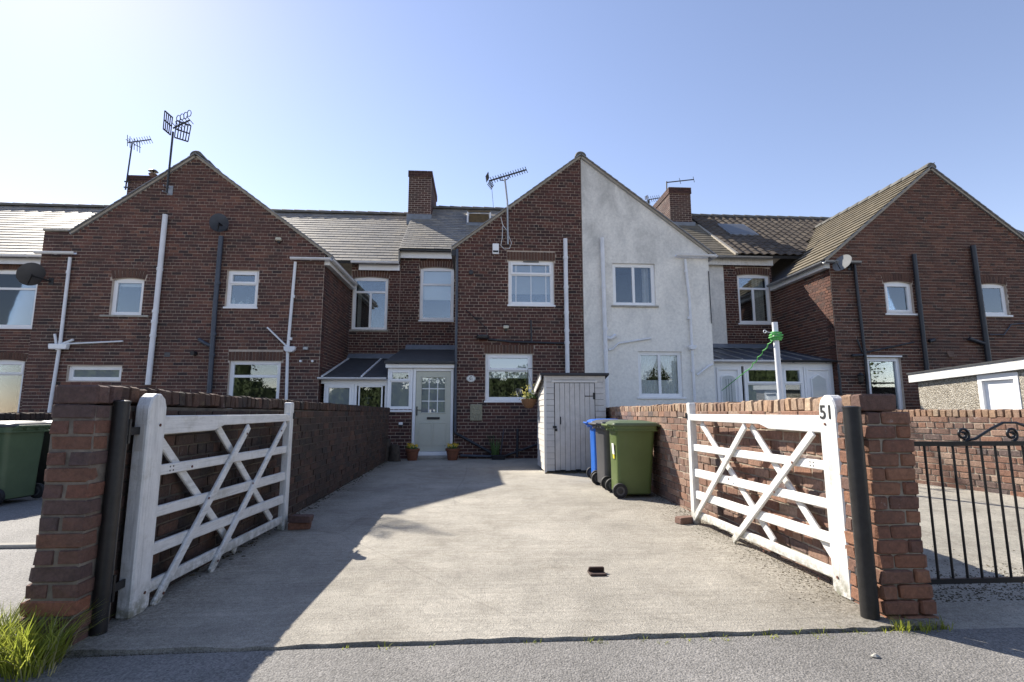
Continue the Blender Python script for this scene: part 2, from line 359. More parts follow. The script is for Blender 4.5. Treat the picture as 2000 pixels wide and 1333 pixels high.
# ------------------------------------------------------------------ bricks
def piece_mesh(name, jit, bev, seed, mat):
    rr = random.Random(seed); bm = bmesh.new(); bmesh.ops.create_cube(bm, size=1.0)
    if bev: bmesh.ops.bevel(bm, geom=bm.edges[:], offset=bev, segments=1, affect='EDGES')
    for v in bm.verts: v.co += Vector([rr.uniform(-jit, jit) for _ in range(3)])
    me = bpy.data.meshes.new(name); bm.to_mesh(me); bm.free(); me.materials.append(M[mat]); return me
_pm = {}
def pieces(mat, kind):
    k = (mat, kind)
    if k not in _pm:
        if kind == 'fine': _pm[k] = [piece_mesh('brick', .012, 0, i, mat) for i in range(4)]
        elif kind == 'rough': _pm[k] = [piece_mesh('brick', .022, .075, i, mat) for i in range(9)]
        elif kind == 'worn': _pm[k] = [piece_mesh('brick', .030, .085, i+30, mat) for i in range(9)]
        else: _pm[k] = [piece_mesh('slate', .004, 0, i, mat) for i in range(3)]
    return _pm[k]
class Bricks:
    """Bricks of one thing; the 300 that show largest become objects, the rest one part."""
    def __init__(s): s.items = []
    def add(s, parent, c, ang, size, mat, kind='fine', roll=0.0, vis=1.0, tilt=None):
        s.items.append((parent, Vector(c), ang, size, mat, kind, roll, vis, tilt))
    def build(s, thing, limit=300, name='brick', rest='brickwork'):
        cam_p = Vector((0, 0, CAM_H))
        key = lambda it: -(sorted(it[3])[2]*sorted(it[3])[1]*it[7]/max(.3, (it[1]-cam_p).length_squared))
        its = sorted(s.items, key=key); rr = random.Random(len(its))
        for it in its[:limit]:
            pa, c, ang, size, mat, kind, roll, vis, tilt = it
            o = bpy.data.objects.new(name, rr.choice(pieces(mat, kind))); COL.objects.link(o)
            m = tilt.copy() if tilt else Matrix.Rotation(ang, 4, 'Z') @ Matrix.Rotation(roll, 4, 'Y')
            m.translation = c; o.parent = pa
            if pa.type == 'EMPTY': o.matrix_parent_inverse = Matrix.Translation(-pa.location)
            o.matrix_basis = m @ Matrix.Diagonal((*size, 1))
        left = {}
        for it in its[limit:]: left.setdefault(it[4], []).append(it)
        parts = []
        if left:
            mb = MB(); mb.r = []; mats = list(left); mi = []
            for k, mt in enumerate(mats):
                for it in left[mt]:
                    _, c, ang, size, _, kind, roll, _, tilt = it
                    m = tilt if tilt else Matrix.Rotation(ang, 4, 'Z') @ Matrix.Rotation(roll, 4, 'Y')
                    j = .012 if kind == 'fine' else (.03 if kind in ('rough', 'worn') else .004)
                    p = []
                    for z in (-.5, .5):
                        for x, y in ((-.5, -.5), (.5, -.5), (.5, .5), (-.5, .5)):
                            p.append(c + m.to_3x3() @ Vector(((x+rr.uniform(-j, j))*size[0], (y+rr.uniform(-j, j))*size[1], (z+rr.uniform(-j, j))*size[2])))
                    mb.hexa(p); mb.r += [rr.random()]*8; mi += [k]*6
            o = put(rest, mb, mats[0], thing, kind='stuff')
            for mt in mats[1:]: o.data.materials.append(M[mt])
            o.data.polygons.foreach_set('material_index', mi)

CO, BL = .083, .238                      # course height, brick + joint
def interp(top, s):
    for (a, za), (b, zb) in zip(top, top[1:]):
        if a-1e-6 <= s <= b+1e-6: return za if b-a < 1e-6 else za+(zb-za)*(s-a)/(b-a)
    return top[-1][1]
def wall(owner, bricks, fr, s0, s1, z0, top, holes=(), mat='brick_middle', mortar='mortar', thick=.28, name='wall', bricked=True, proud=.004, zvis=1.3, arches=(), svis=None, header=5, seed=0, kind='fine', pj=.002, bd=.05, jt=.0060):
    """mortar body with real openings + bricks laid on its outer face"""
    mb = MB(); cuts = sorted({s0, s1, *[h[0] for h in holes], *[h[1] for h in holes], *[q[0] for q in top if s0 < q[0] < s1]})
    for a, b in zip(cuts, cuts[1:]):
        if b-a < 1e-4: continue
        m = (a+b)/2; hs = sorted([(h[2], h[3]) for h in holes if h[0] < m < h[1]]); z = z0
        for h0, h1 in hs:
            if h0-z > 1e-3: mb.fbox(fr, a, b, -thick, 0, z, h0)
            z = h1
        mb.fprism(fr, [(a, z), (b, z), (b, interp(top, b)), (a, interp(top, a))], -thick, 0)
    for h in holes:
        if len(h) > 4 and h[4]:          # segmental head: fill the two corners
            rise = h[4]; k = 6
            for sg in (0, 1):
                pts = []
                for i in range(k+1):
                    q = i/k*.5; q = q if sg == 0 else 1-q
                    pts.append((h[0]+(h[1]-h[0])*q, h[3]-rise*(2*q-1)**2))
                pts.append((h[0], h[3]+.0) if sg == 0 else (h[1], h[3]))
                if sg == 0: pts = pts[:-2]+[(h[0]+(h[1]-h[0])*.5, h[3]-.0005), (h[0], h[3]-.0005)]
                else: pts = [(h[1], h[3]-.0005), (h[0]+(h[1]-h[0])*.5, h[3]-.0005)] + pts[:-2][::-1]
                mb.fprism(fr, pts, -thick+.01, -.001)
    w = put(name, mb, mortar, owner)
    if not bricked: return w
    rr = random.Random(seed+int(s0*10)); blocks = [(h[0]-.004, h[1]+.004, h[2], h[3]) for h in holes]
    for h in arches:                     # soldier course over the opening
        a0, a1, zt, rise = h; blocks.append((a0-.04, a1+.04, zt-.02, zt+(.185 if rise else .222))); k = round((a1-a0+.08)/.083)
        for i in range(k):
            q = (i+.5)/k; s_ = a0-.04+(a1-a0+.08)*q; dz = -rise*(2*q-1)**2
            ro = (2*q-1)*(rise*4/(a1-a0))*.9
            bricks.add(w, fr.p(s_, proud-.022, zt+.116+dz), fr.ang, (.071, .06+rr.uniform(-.004, .004), .222), 'brick_arch', 'fine', ro, 1)
    z = z0; row = 0
    while True:
        za, zb = z+jt, z+CO-jt; row += 1
        if za > max(q[1] for q in top): break
        zm = za*.6+zb*.4; lo, hi = s0, s1   # allowed span on this row under the roof line
        N = 60; ok = [s0+(s1-s0)*i/N for i in range(N+1) if interp(top, s0+(s1-s0)*i/N) >= zm]
        if not ok: z += CO; continue
        lo, hi = ok[0], ok[-1]
        e = (s1-s0)/N
        if lo > s0:
            a, b = lo-e, lo
            for _ in range(12):
                m = (a+b)/2
                if interp(top, m) >= zm: b = m
                else: a = m
            lo = b
        if hi < s1:
            a, b = hi, hi+e
            for _ in range(12):
                m = (a+b)/2
                if interp(top, m) >= zm: a = m
                else: b = m
            hi = a
        hd = header and row % header == 0; L = BL/2 if hd else BL
        x = s0 - (BL*.5 if row % 2 else 0) - (BL*.25 if hd else 0)
        segs = []
        while x < s1:
            a, b = max(x, lo), min(x+L, hi); x += L
            if b-a < .03: continue
            iv = [(a, b)]
            for h in blocks:
                if h[2] < zb-.012 and h[3] > za+.012:
                    nv = []
                    for c, d in iv:
                        if h[1] <= c or h[0] >= d: nv.append((c, d)); continue
                        if h[0]-c > .03: nv.append((c, h[0]))
                        if d-h[1] > .03: nv.append((h[1], d))
                    iv = nv
            segs += iv
        for a, b in segs:
            gl = jt
            vis = 1.0
            if (za < zvis) or (svis and not (svis[0] < a < svis[1])): vis = .001
            pr = proud+rr.uniform(-pj, pj)
            bricks.add(w, fr.p((a+b)/2, pr+.005-bd/2, (za+zb)/2+rr.uniform(-.0015, .0015)), fr.ang, (b-a-2*gl, bd, zb-za), mat, kind, rr.uniform(-.004, .004), vis)
        z += CO
    return w

# ------------------------------------------------------------------ windows
def window(owner, fr, s0, s1, z0, z1, panes, arch=0.0, sill='upvc', recess=.06, gl='glass', room='room_dark', name='window', blind=None, label=None, frame_w=.06, sillw=.06, lining=True, fmat='upvc', ):
    """panes: (x0,x1,z0,z1 fractions, sash?, glass or None)"""
    n1, n0 = -recess, -recess-.07; mb = MB(); f = frame_w
    mb.fbox(fr, s0, s0+f, n0, n1, z0, z1-arch); mb.fbox(fr, s1-f, s1, n0, n1, z0, z1-arch); mb.fbox(fr, s0+f, s1-f, n0, n1, z0, z0+f)
    k = 8; zt = z1-arch-f if not arch else z1-arch-f*.6
    arc = [(s1-(s1-s0)*i/k, z1-arch*(1-2*i/k)**2) for i in range(k+1)] if arch else [(s1, z1), (s0, z1)]
    if arch: mb.fprism(fr, [(s0+f, zt), (s1-f, zt)] + [(min(max(q[0], s0), s1), q[1]) for q in arc], n0, n1)
    else: mb.fbox(fr, s0+f, s1-f, n0, n1, z1-f, z1)
    o = put(name, mb, fmat, owner, bevel=.004); 
    if label: o['label'] = label
    a0, a1, b0, b1 = s0+f, s1-f, z0+f, zt; w, h = a1-a0, b1-b0
    for p in panes:
        x0, x1, y0, y1 = a0+w*p[0], a0+w*p[1], b0+h*p[2], b0+h*p[3]; sash = p[4] if len(p) > 4 else 0
        r = .055 if sash else .034; nn = n1+(.018 if sash else -.006); m2 = MB()
        m2.fbox(fr, x0, x0+r, n0+.01, nn, y0, y1); m2.fbox(fr, x1-r, x1, n0+.01, nn, y0, y1); m2.fbox(fr, x0+r, x1-r, n0+.01, nn, y0, y0+r); m2.fbox(fr, x0+r, x1-r, n0+.01, nn, y1-r, y1)
        put('sash' if sash else 'frame', m2, fmat, o, bevel=.005)
        g = MB().fbox(fr, x0+r-.004, x1-r+.004, n1-.036, n1-.030, y0+r-.004, y1-r+.004)
        put('pane', g, p[5] if len(p) > 5 and p[5] else gl, o)
    if sill:
        put('sill', MB().fbox(fr, s0-sillw, s1+sillw, -recess-.02, .045, z0-.05, z0-.002), sill, o, bevel=.006)
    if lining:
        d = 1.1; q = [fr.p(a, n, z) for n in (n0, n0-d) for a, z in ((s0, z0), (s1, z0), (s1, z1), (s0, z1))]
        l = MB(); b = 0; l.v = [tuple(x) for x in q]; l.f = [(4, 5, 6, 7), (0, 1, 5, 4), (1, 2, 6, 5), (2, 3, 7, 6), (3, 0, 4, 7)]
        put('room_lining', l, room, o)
    if blind:
        kind, amt = blind
        bw0, bw1 = s0+f+.01, s1-f-.01
        if kind == 'roller': put('roller_blind', MB().fbox(fr, bw0, bw1, n0-.05, n0-.045, z1-(z1-z0)*amt, z1-.03), 'blind', o)
        if kind == 'venetian':
            m3 = MB(); z = z1-.06
            while z > z1-(z1-z0)*amt:
                m3.hexa([fr.p(a, n, zz) for zz in (0, .002) for a, n, zz in ((bw0, n0-.09, z-.012+zz), (bw1, n0-.09, z-.012+zz), (bw1, n0-.05, z+.012+zz), (bw0, n0-.05, z+.012+zz))]); z -= .034
            put('venetian_blind', m3, 'blind', o)
        if kind == 'nets':
            m3 = MB(); mid = (bw0+bw1)/2; zt_ = z1-.05; zm = z0+(z1-z0)*.36
            def drape(pts_l, pts_r, rows=7, cols=16):
                base = len(m3.v)
                for i in range(rows+1):
                    q = i/rows; l = pts_l(q); r_ = pts_r(q)
                    for j in range(cols+1):
                        u = j/cols; s_ = l[0]+(r_[0]-l[0])*u; zz = l[1]+(r_[1]-l[1])*u
                        m3.v.append(tuple(fr.p(s_, n0-.012+.010*math.sin(u*cols*1.9+q), zz)))
                for i in range(rows):
                    for j in range(cols):
                        a = base+i*(cols+1)+j; m3.f.append((a, a+1, a+cols+2, a+cols+1))
            for x0, x1 in ((bw0, mid-.02), (mid+.02, bw1)):
                outer_left = x0 == bw0
                W = x1-x0
                if outer_left: drape(lambda q: (x0, zt_+(zm-zt_)*q), lambda q: (x0+W*(1-.68*q**1.5), zt_+(zm-zt_)*q))
                else: drape(lambda q: (x1-W*(1-.68*q**1.5), zt_+(zm-zt_)*q), lambda q: (x1, zt_+(zm-zt_)*q))
                drape(lambda q: (x0, zm+.02+(z0+.05-zm)*q), lambda q: (x1, zm+.02+(z0+.05-zm)*q), 3, 20)
            put('net_curtain', m3, 'net_curtain', o)
        if kind == 'curtain':
            m3 = MB(); x0 = bw0+(bw1-bw0)*amt[0]; x1 = bw0+(bw1-bw0)*amt[1]; base = 0
            for i in range(2):
                for j in range(13):
                    u = j/12; m3.v.append(tuple(fr.p(x0+(x1-x0)*u, n0-.1+.025*math.sin(j*1.7), z0+.03 if i == 0 else z1-.05)))
            for j in range(12): m3.f.append((j, j+1, j+14, j+13))
            put('curtain', m3, 'curtain', o)
    return o

# ================================================================== GROUND
def sheet(name, pts, z, mat, label, kind='structure', thick=None):
    mb = MB()
    if thick:
        k = len(pts); mb.v = [(x, y, z) for x, y in pts]+[(x, y, z-thick) for x, y in pts]
        mb.f = [tuple(range(k))]+[(i, i+k, (i+1) % k+k, (i+1) % k) for i in range(k)]
    else: mb.poly([(x, y, z) for x, y in pts])
    return put(name, mb, mat, kind=kind, label=label)
sheet('ground', [(-400, -400), (400, -400), (400, 400), (-400, 400)], -.072, 'soil', 'bare ground under the yards and lane')
LEFT_X = lambda y: -2.08-.014*(y-2.9)
RIGHT_X = lambda y: 2.45+.026*(y-3.0)
# lane: a gently uneven strip in front of the drives
mb = MB(); nx, ny = 60, 42; rl = random.Random(3)
for j in range(ny+1):
    for i in range(nx+1):
        x = -25+50*i/nx; y = -14+16.832*j/ny+.004*x*(j/ny)
        mb.v.append((x, y+(rl.uniform(-.008, .004) if j == ny else 0), -.016+.004*math.sin(x*1.7+y)+.003*math.sin(y*2.9-x*.6)+rl.uniform(-.002, .002)))
for j in range(ny):
    for i in range(nx): a = j*(nx+1)+i; mb.f.append((a, a+1, a+nx+2, a+nx+1))
put('lane', mb, 'lane_asphalt', kind='structure', label='grey asphalt back lane in front of the drives')
# drive slab with a ragged front edge
edge = []; rl = random.Random(5); x = -2.45
while x < 2.62:
    edge.append((x, 2.86+.004*x+rl.uniform(-.012, .012)-(.02 if -1.2 < x < -.9 else 0))); x += rl.uniform(.05, .13)
sheet('driveway', edge+[(2.62, 2.87), (2.66, 3.3), (2.95, 13.4), (-2.4, 13.4), (-2.4, 3.3)], 0.0, 'drive_concrete', 'pale brushed concrete driveway between two brick walls', thick=.07)
sheet('yard_left', [(-20, 2.80), (-2.42, 2.80), (-2.42, 16.2), (-20, 16.2)], -.02, 'yard_asphalt', 'grey yard beyond the left drive wall', thick=.04)
YARD_Z = lambda y: -.020+.160*max(0, min(1, (y-2.85)/3.4))
mb = MB(); ys_ = [2.845+.2*k for k in range(18)]+[16.2]
for y in ys_: mb.v += [(2.59+.03*(y-2.8), y, YARD_Z(y)), (22, y, YARD_Z(y))]
mb.v += [(2.59, 2.845, -.07), (22, 2.845, -.07)]; k = len(ys_)
mb.f = [(2*q, 2*q+1, 2*q+3, 2*q+2) for q in range(k-1)]+[(2*k, 2*k+1, 1, 0)]
put('yard_right', mb, 'yard_concrete', kind='structure', label='pale concrete yard behind the iron gate')
put('kerb_strip', MB().box(-9, 4.98, -.02, -2.36, 5.07, .012), 'cement', kind='structure', label='pale concrete edging strip across the left yard', bevel=.008)

# ================================================================== HOUSES
YF, YB, YE, YR = 13.30, 16.10, 15.92, 19.40        # gable fronts, recessed walls, main eaves, main ridge
FF = Frame(0, YF, 1, 0); FB = Frame(0, YB, 1, 0)
def S(u, v, Y): p = onY(u, v, Y); return p.x, p.z
def rect(u0, v0, u1, v1, Y): a = onY(u0, v0, Y); b = onY(u1, v1, Y); return (min(a.x, b.x), max(a.x, b.x), min(a.z, b.z), max(a.z, b.z))
def midrect(u0, v0, u1, v1, Y):
    a = onY(u0, (v0+v1)/2, Y); b = onY(u1, (v0+v1)/2, Y); c = onY((u0+u1)/2, v0, Y); d = onY((u0+u1)/2, v1, Y); return (a.x, b.x, d.z, c.z)

def slab(pts, th, name, mat, parent, up=(0, 0, 1)):
    p = [Vector(q) for q in pts]; nrm = (p[1]-p[0]).cross(p[3]-p[0]).normalized()
    if nrm.z < 0: nrm = -nrm
    return put(name, MB().hexa([q-nrm*th for q in p]+p), mat, parent)
def lay(bricks, parent, e0, e1, r0, r1, gauge, wid, mat, th=.008, lap=1.35, keep=None, profile=False, vis=1.0, seed=1):
    """slates in courses between the eave line e0-e1 and the ridge line r0-r1"""
    e0, e1, r0, r1 = map(Vector, (e0, e1, r0, r1)); rr = random.Random(seed)
    up = (r0-e0); L = up.length; upn = up.normalized(); al = (e1-e0).normalized(); nrm = al.cross(upn).normalized()
    if nrm.z < 0: nrm = -nrm
    n = int(L/gauge); W = (e1-e0).length; tilt = math.atan2(th*1.6, gauge)
    for i in range(n+1):
        s0 = i*gauge; off = (wid/2 if i % 2 else 0)
        x = -off
        while x < W:
            a, b = max(x, 0), min(x+wid, W); x += wid
            if b-a < .04: continue
            gl_ = gauge*lap if i < n else gauge*.8
            c = e0+al*((a+b)/2)+upn*(s0+gl_/2)+nrm*(th*.9+.004)
            if keep and not keep(c): continue
            t2 = tilt+rr.uniform(-.006, .006)
            u2 = (upn*math.cos(t2)-nrm*math.sin(t2)); n2 = al.cross(u2); n2 = n2 if n2.z > 0 else -n2
            yw = rr.uniform(-.006, .006); a2 = (al+u2*yw).normalized(); u3 = n2.cross(a2)
            m = Matrix((a2, u3, n2)).transposed().to_4x4()
            bricks.add(parent, c+upn*rr.uniform(-.006, .006), 0, (b-a-.006, gl_, th), mat, 'slate', 0, vis, m)
def wavy_tiles(thing_, parent, e0, e1, r0, r1, gauge, wid, mat, keep=None, seed=1, limit=300):
    """interlocking tiles with a roll: the largest 300 as objects sharing one mesh, the rest one part"""
    e0, e1, r0, r1 = map(Vector, (e0, e1, r0, r1)); rr = random.Random(seed)
    upn = (r0-e0).normalized(); al = (e1-e0).normalized(); nrm = al.cross(upn).normalized()
    if nrm.z < 0: nrm = -nrm
    L = (r0-e0).length; W = (e1-e0).length; K = 9
    def tile(w, l, th=.022, h=.048):
        v = []; f = []
        for j, (y, dz) in enumerate(((-.5, .5), (.5, .0))):
            for i in range(K+1):
                u = i/K; z = h*(.5-.5*math.cos(2*math.pi*u)) + dz*.035
                v.append(((u-.5)*w, y*l, z)); 
        for i in range(K+1):
            u = i/K; v.append(((u-.5)*w, -.5*l, h*(.5-.5*math.cos(2*math.pi*u))+.0175-th))
        for i in range(K): f += [(i, i+1, K+2+i, K+1+i), (2*K+2+i, 2*K+3+i, i+1, i)]
        return v, f
    v, f = tile(wid, gauge*1.12); me = bpy.data.meshes.new('roof_tile'); me.from_pydata(v, [], f); me.materials.append(M[mat]); finish(me, 50, 0)
    spots = []
    for i in range(int(L/gauge)+1):
        for j in range(int(W/wid)+1):
            c = e0+al*(wid*(j+.5))+upn*(gauge*(i+.5))+nrm*.01
            if wid*(j+1) > W+.05 or gauge*(i+.6) > L: continue
            if keep and not keep(c): continue
            spots.append(c)
    spots.sort(key=lambda c: (c-Vector((0, 0, CAM_H))).length)
    rest = MB(); rest.r = []
    for k, c in enumerate(spots):
        m = Matrix((al, upn, nrm)).transposed().to_4x4() @ Matrix.Rotation(rr.uniform(-.01, .01), 4, 'Z'); m.translation = c+nrm*rr.uniform(-.003, .003)
        if k < limit:
            o = bpy.data.objects.new('roof_tile', me); COL.objects.link(o); o.parent = parent; o.matrix_basis = m
        else:
            b = len(rest.v); rest.v += [tuple(m @ Vector(q)) for q in v]; rest.f += [tuple(b+x for x in q) for q in f]; rest.r += [rr.random()]*len(v)
    if rest.v: put('roof_tiling', rest, mat, thing_, smooth=50, kind='stuff')
def ridge_tiles(parent, p0, p1, mat='ridge_tile', step=.46):
    p0 = Vector(p0); p1 = Vector(p1); d = (p1-p0); n = max(1, round(d.length/step)); d = d/n
    a = Vector((0, 0, 1)).cross(d).normalized()
    me = None
    for i in range(n):
        q0 = p0+d*i; q1 = p0+d*(i+1)
        if me is None:
            mb = MB(); rings = []
            for q, r in ((0, .135), (.06, .155), (.94, .135), (1, .128)):
                c = d*q; rings.append([c+a*math.cos(t_)*r*1.05+Vector((0, 0, math.sin(t_)*r-.05)) for t_ in [math.pi*k/8 for k in range(9)]])
            mb.loft(rings); me = bpy.data.meshes.new('ridge_tile'); me.from_pydata(mb.v, [], mb.f); me.materials.append(M[mat]); finish(me, 50, 0)
        o = bpy.data.objects.new('ridge_tile', me); COL.objects.link(o); o.parent = parent; o.location = q0
        if parent.type == 'EMPTY': o.matrix_parent_inverse = Matrix.Translation(-parent.location)
def gutter(parent, p0, p1, mat, r=.06, name='gutter'):
    p0 = Vector(p0); p1 = Vector(p1); d = (p1-p0).normalized(); a = d.cross(Vector((0, 0, 1))).normalized(); rings = []
    for p in (p0, p1):
        o = [p+a*math.cos(t_)*r+Vector((0, 0, -math.sin(t_)*r)) for t_ in [math.pi*k/8 for k in range(9)]]
        i = [p+a*math.cos(t_)*(r-.006)+Vector((0, 0, -math.sin(t_)*(r-.006)+.004)) for t_ in [math.pi*k/8 for k in range(8, -1, -1)]]
        rings.append(o+i)
    g = put(name, MB().loft(rings), mat, parent, smooth=40)
    n = max(1, int((p1-p0).length/.9))
    for k in range(n):
        q = p0+(p1-p0)*((k+.5)/n); rg = []
        for e in (-.02, .02): rg.append([q+d*e+a*math.cos(t_)*(r+.008)+Vector((0, 0, -math.sin(t_)*(r+.008))) for t_ in [math.pi*j/8 for j in range(9)]])
        put('gutter_bracket', MB().loft(rg), mat, g, smooth=40)
    return g
def pipe(parent, pts, r, mat, name='downpipe', collars=(), n=12):
    o = put(name, MB().tube(pts, r, n), mat, parent, smooth=45)
    for t_ in collars:
        a, b = Vector(pts[0]), Vector(pts[-1]); c = a+(b-a)*t_; d = (b-a).normalized()
        put('collar', MB().tube([c-d*.035, c+d*.035], r*1.2, n), mat, o, smooth=45)
    return o
def verge(parent, p0, p1, side=1):
    """cement bed and slate edge along a gable slope on the front wall"""
    p0 = Vector(p0); p1 = Vector(p1); up = Vector((0, 0, 1)); d = (p1-p0).normalized(); nn = d.cross(Vector((0, 1, 0))).normalized()
    if nn.z < 0: nn = -nn
    put('verge_bed', MB().beam(p0-nn*.035+Vector((0, -.028, 0)), p1-nn*.035+Vector((0, -.028, 0)), .06, .05, nn), 'verge_cement', parent)
    n = int((p1-p0).length/.21)
    for i in range(n):
        q = p0+(p1-p0)*(i/n); q2 = p0+(p1-p0)*((i+1.12)/n)
        put('verge_slate', MB().beam(q+nn*.012+Vector((0, -.02, 0)), q2+nn*.0+Vector((0, -.02, 0)), .17, .018, nn), 'slate_blue', parent)

# ---- left house ----------------------------------------------------
hl = thing('terraced_house', 'dark brick terraced house on the left with tall gable and white waste pipes', 'house', (-7.6, YF, 0))
bl = Bricks()
GL0, GL1, GLP = -11.09, -4.06, -7.52; GLZ = 7.86; GLE = 5.30
left_top = [(GL0, 5.74), (-10.42, 5.70), (-10.38, 5.66), (GLP, GLZ), (GL1, GLE)]
W1 = midrect(217, 543, 279, 616, YF); W2 = midrect(442, 528, 504, 600, YF); W3 = midrect(445, 705, 546, 800, YF); W4 = midrect(131, 715, 237, 744, YF)
wl_ = wall(hl, bl, FF, GL0, GL1, 0, left_top, [(*W1, .05), W2, W3, W4], 'brick_left', arches=[(W1[0], W1[1], W1[3], .05), (W3[0], W3[1], W3[3], 0)], zvis=2.0, seed=1)
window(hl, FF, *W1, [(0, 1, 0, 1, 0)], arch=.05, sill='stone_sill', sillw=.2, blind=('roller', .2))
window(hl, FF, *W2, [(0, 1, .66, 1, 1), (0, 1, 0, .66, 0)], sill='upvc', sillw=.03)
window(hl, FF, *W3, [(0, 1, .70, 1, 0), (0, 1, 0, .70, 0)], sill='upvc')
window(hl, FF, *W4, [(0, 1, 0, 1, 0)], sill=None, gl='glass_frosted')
FSL = Frame(GL1, YF, 0, 1)                # right-hand return wall of the left gable
wall(hl, bl, FSL, .003, YB-YF, 0, [(0, GLE-.06), (YB-YF, GLE-.06)], [], 'brick_left', zvis=2.0, seed=2)
# recessed back walls either side of the left gable
W6 = midrect(688, 541, 757, 645, YB); SPLIT = -2.53
wall(hl, bl, FB, GL1+.002, SPLIT, 0, [(GL1, 5.86), (SPLIT, 5.86)], [(*W6, .05)], 'brick_middle', arches=[(W6[0], W6[1], W6[3], .05)], zvis=2.8, seed=3)
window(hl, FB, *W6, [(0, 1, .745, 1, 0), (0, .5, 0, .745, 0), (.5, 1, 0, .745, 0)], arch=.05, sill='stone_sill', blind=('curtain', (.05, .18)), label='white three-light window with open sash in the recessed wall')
WL1 = midrect(-40, 527, 70, 640, YB); WL2 = midrect(-40, 703, 43, 806, YB)
wall(hl, bl, FB, -20, GL0-.002, 0, [(-20, 5.86), (GL0, 5.86)], [(*WL1, .05), (WL2[0], WL2[1], WL2[2]-1.0, WL2[3], .05)], 'brick_left', arches=[(WL1[0], WL1[1], WL1[3], .05), (WL2[0], WL2[1], WL2[3], .05)], zvis=2.0, svis=(-15.5, -11), seed=4)
window(hl, FB, *WL1, [(0, 1, .70, 1, 0), (0, 1, 0, .70, 0)], arch=.05, blind=('venetian', .95), gl='glass_dark')
window(hl, FB, WL2[0], WL2[1], WL2[2]-1.0, WL2[3], [(0, 1, .86, 1, 1), (0, 1, 0, .86, 0)], arch=.05, sill=None, gl='glass_dark')
wall(hl, bl, Frame(GL0, YB, 0, -1), 0, YB-YF-.003, 0, [(0, 5.3), (3, 5.3)], [], 'brick_left', bricked=False)
# main roof
EZ, RZ = 5.93, 8.80
rf = slab([(-22, YE-.14, EZ-.08), (SPLIT, YE-.14, EZ-.08), (SPLIT, YR, RZ), (-22, YR, RZ)], .09, 'roof', 'felt_roof', hl)
sl_ = Bricks()
gabL = lambda X: GLZ+.06-abs(X-GLP)*.735
lay(sl_, rf, (-22, YE-.16, EZ-.09), (SPLIT+.02, YE-.16, EZ-.09), (-22, YR, RZ), (SPLIT, YR, RZ), .235, .30, 'slate', keep=lambda c: not (GL0 < c.x < GL1 and gabL(c.x) > c.z+.1), seed=7)
sl_.build(hl, 300, 'slate', 'slating')
ridge_tiles(rf, (-22, YR, RZ+.02), (SPLIT, YR, RZ+.02))
rb = slab([(-22, 23, EZ), (SPLIT, 23, EZ), (SPLIT, YR, RZ), (-22, YR, RZ)], .09, 'rear_roof', 'slate_blue', hl)
# gable roof slopes
def gable_roof(owner, x0, x1, xp, zp, ez0, ez1, yend, mat='slate_blue', cap=True, do=(1, 1)):
    y0 = YF-.05; g = None
    if do[0]: g = slab([(x0, y0, ez0), (xp, y0, zp), (xp, yend, zp), (x0, yend, ez0)], .06, 'gable_roof', mat, owner)
    if do[1]: g = slab([(xp, y0, zp), (x1, y0, ez1), (x1, yend, ez1), (xp, yend, zp)], .06, 'gable_roof', mat, owner)
    return g
g = gable_roof(hl, -10.46, GL1+.22, GLP, GLZ+.07, 5.70, 5.20, 18.2)
verge(g, (-10.44, YF, 5.72), (GLP, YF, GLZ+.07)); verge(g, (GL1+.2, YF, 5.22), (GLP, YF, GLZ+.07))
ridge_tiles(g, (GLP, YF-.08, GLZ+.07), (GLP, 18, GLZ+.07))
put('parapet_coping', MB().box(GL0-.02, YF-.05, 5.742, -10.40, YF+.3, 5.80), 'cement', hl, bevel=.01)
# rainwater goods
zg = EZ-.10
put('fascia', MB().box(GL1+.25, YE+.04, EZ-.32, SPLIT-.01, YE+.07, EZ-.13), 'upvc', hl); gutter(hl, (GL1+.05, YE-.16, zg), (SPLIT, YE-.16, zg), 'white_pipe')
gutter(hl, (-20, YE-.16, zg), (GL0+.02, YE-.16, zg), 'white_pipe'); put('fascia', MB().box(-20, YE+.04, EZ-.32, GL0-.01, YE+.07, EZ-.13), 'white_pipe', hl)
gutter(hl, (GL1+.20, YF-.12, 5.13), (GL1+.20, YB-.25, 5.13), 'white_pipe'); put('soffit', MB().box(GL1+.005, YF-.02, 4.98, GL1+.14, YB-.1, 5.10), 'white_paint', hl)
ga = onY(567, 510, YF-.14); gutter(hl, (ga.x, YF-.14, 5.13), (GL1+.20, YF-.14, 5.13), 'white_pipe')
gutter(hl, (GL0-.05, YF-.14, 5.16), (onY(146, 500, YF-.14).x, YF-.14, 5.16), 'white_pipe')
def wallpipe(owner, pix, Y, r, mat, name='soil_pipe', collars=()):
    return pipe(owner, [onY(u, v, Y) for u, v in pix], r, mat, name, collars)
wallpipe(hl, [(577, 512), (562, 683), (559, 790)], YF-.07, .038, 'white_pipe', 'downpipe', (.25, .55))
hop = onY(566, 683, YF-.09)
put('hopper', MB().loft([[(hop.x+sx*w, hop.y+sy*.06, hop.z+dz) for sx, sy in ((-1, -1), (1, -1), (1, 1), (-1, 1))] for w, dz in ((.07, -.07), (.13, -.02), (.145, .075))]), 'white_pipe', hl, bevel=.01)
wallpipe(hl, [(522, 640), (560, 677)], YF-.06, .022, 'white_pipe', 'waste_pipe')
wallpipe(hl, [(137, 503), (118, 668), (96, 806)], YF-.07, .038, 'white_pipe', 'downpipe', (.1, .6))
hop = onY(115, 677, YF-.09)
put('hopper', MB().loft([[(hop.x+sx*w, hop.y+sy*.06, hop.z+dz) for sx, sy in ((-1, -1), (1, -1), (1, 1), (-1, 1))] for w, dz in ((.2, -.07), (.215, 0), (.215, .06))]), 'upvc', hl, bevel=.01)
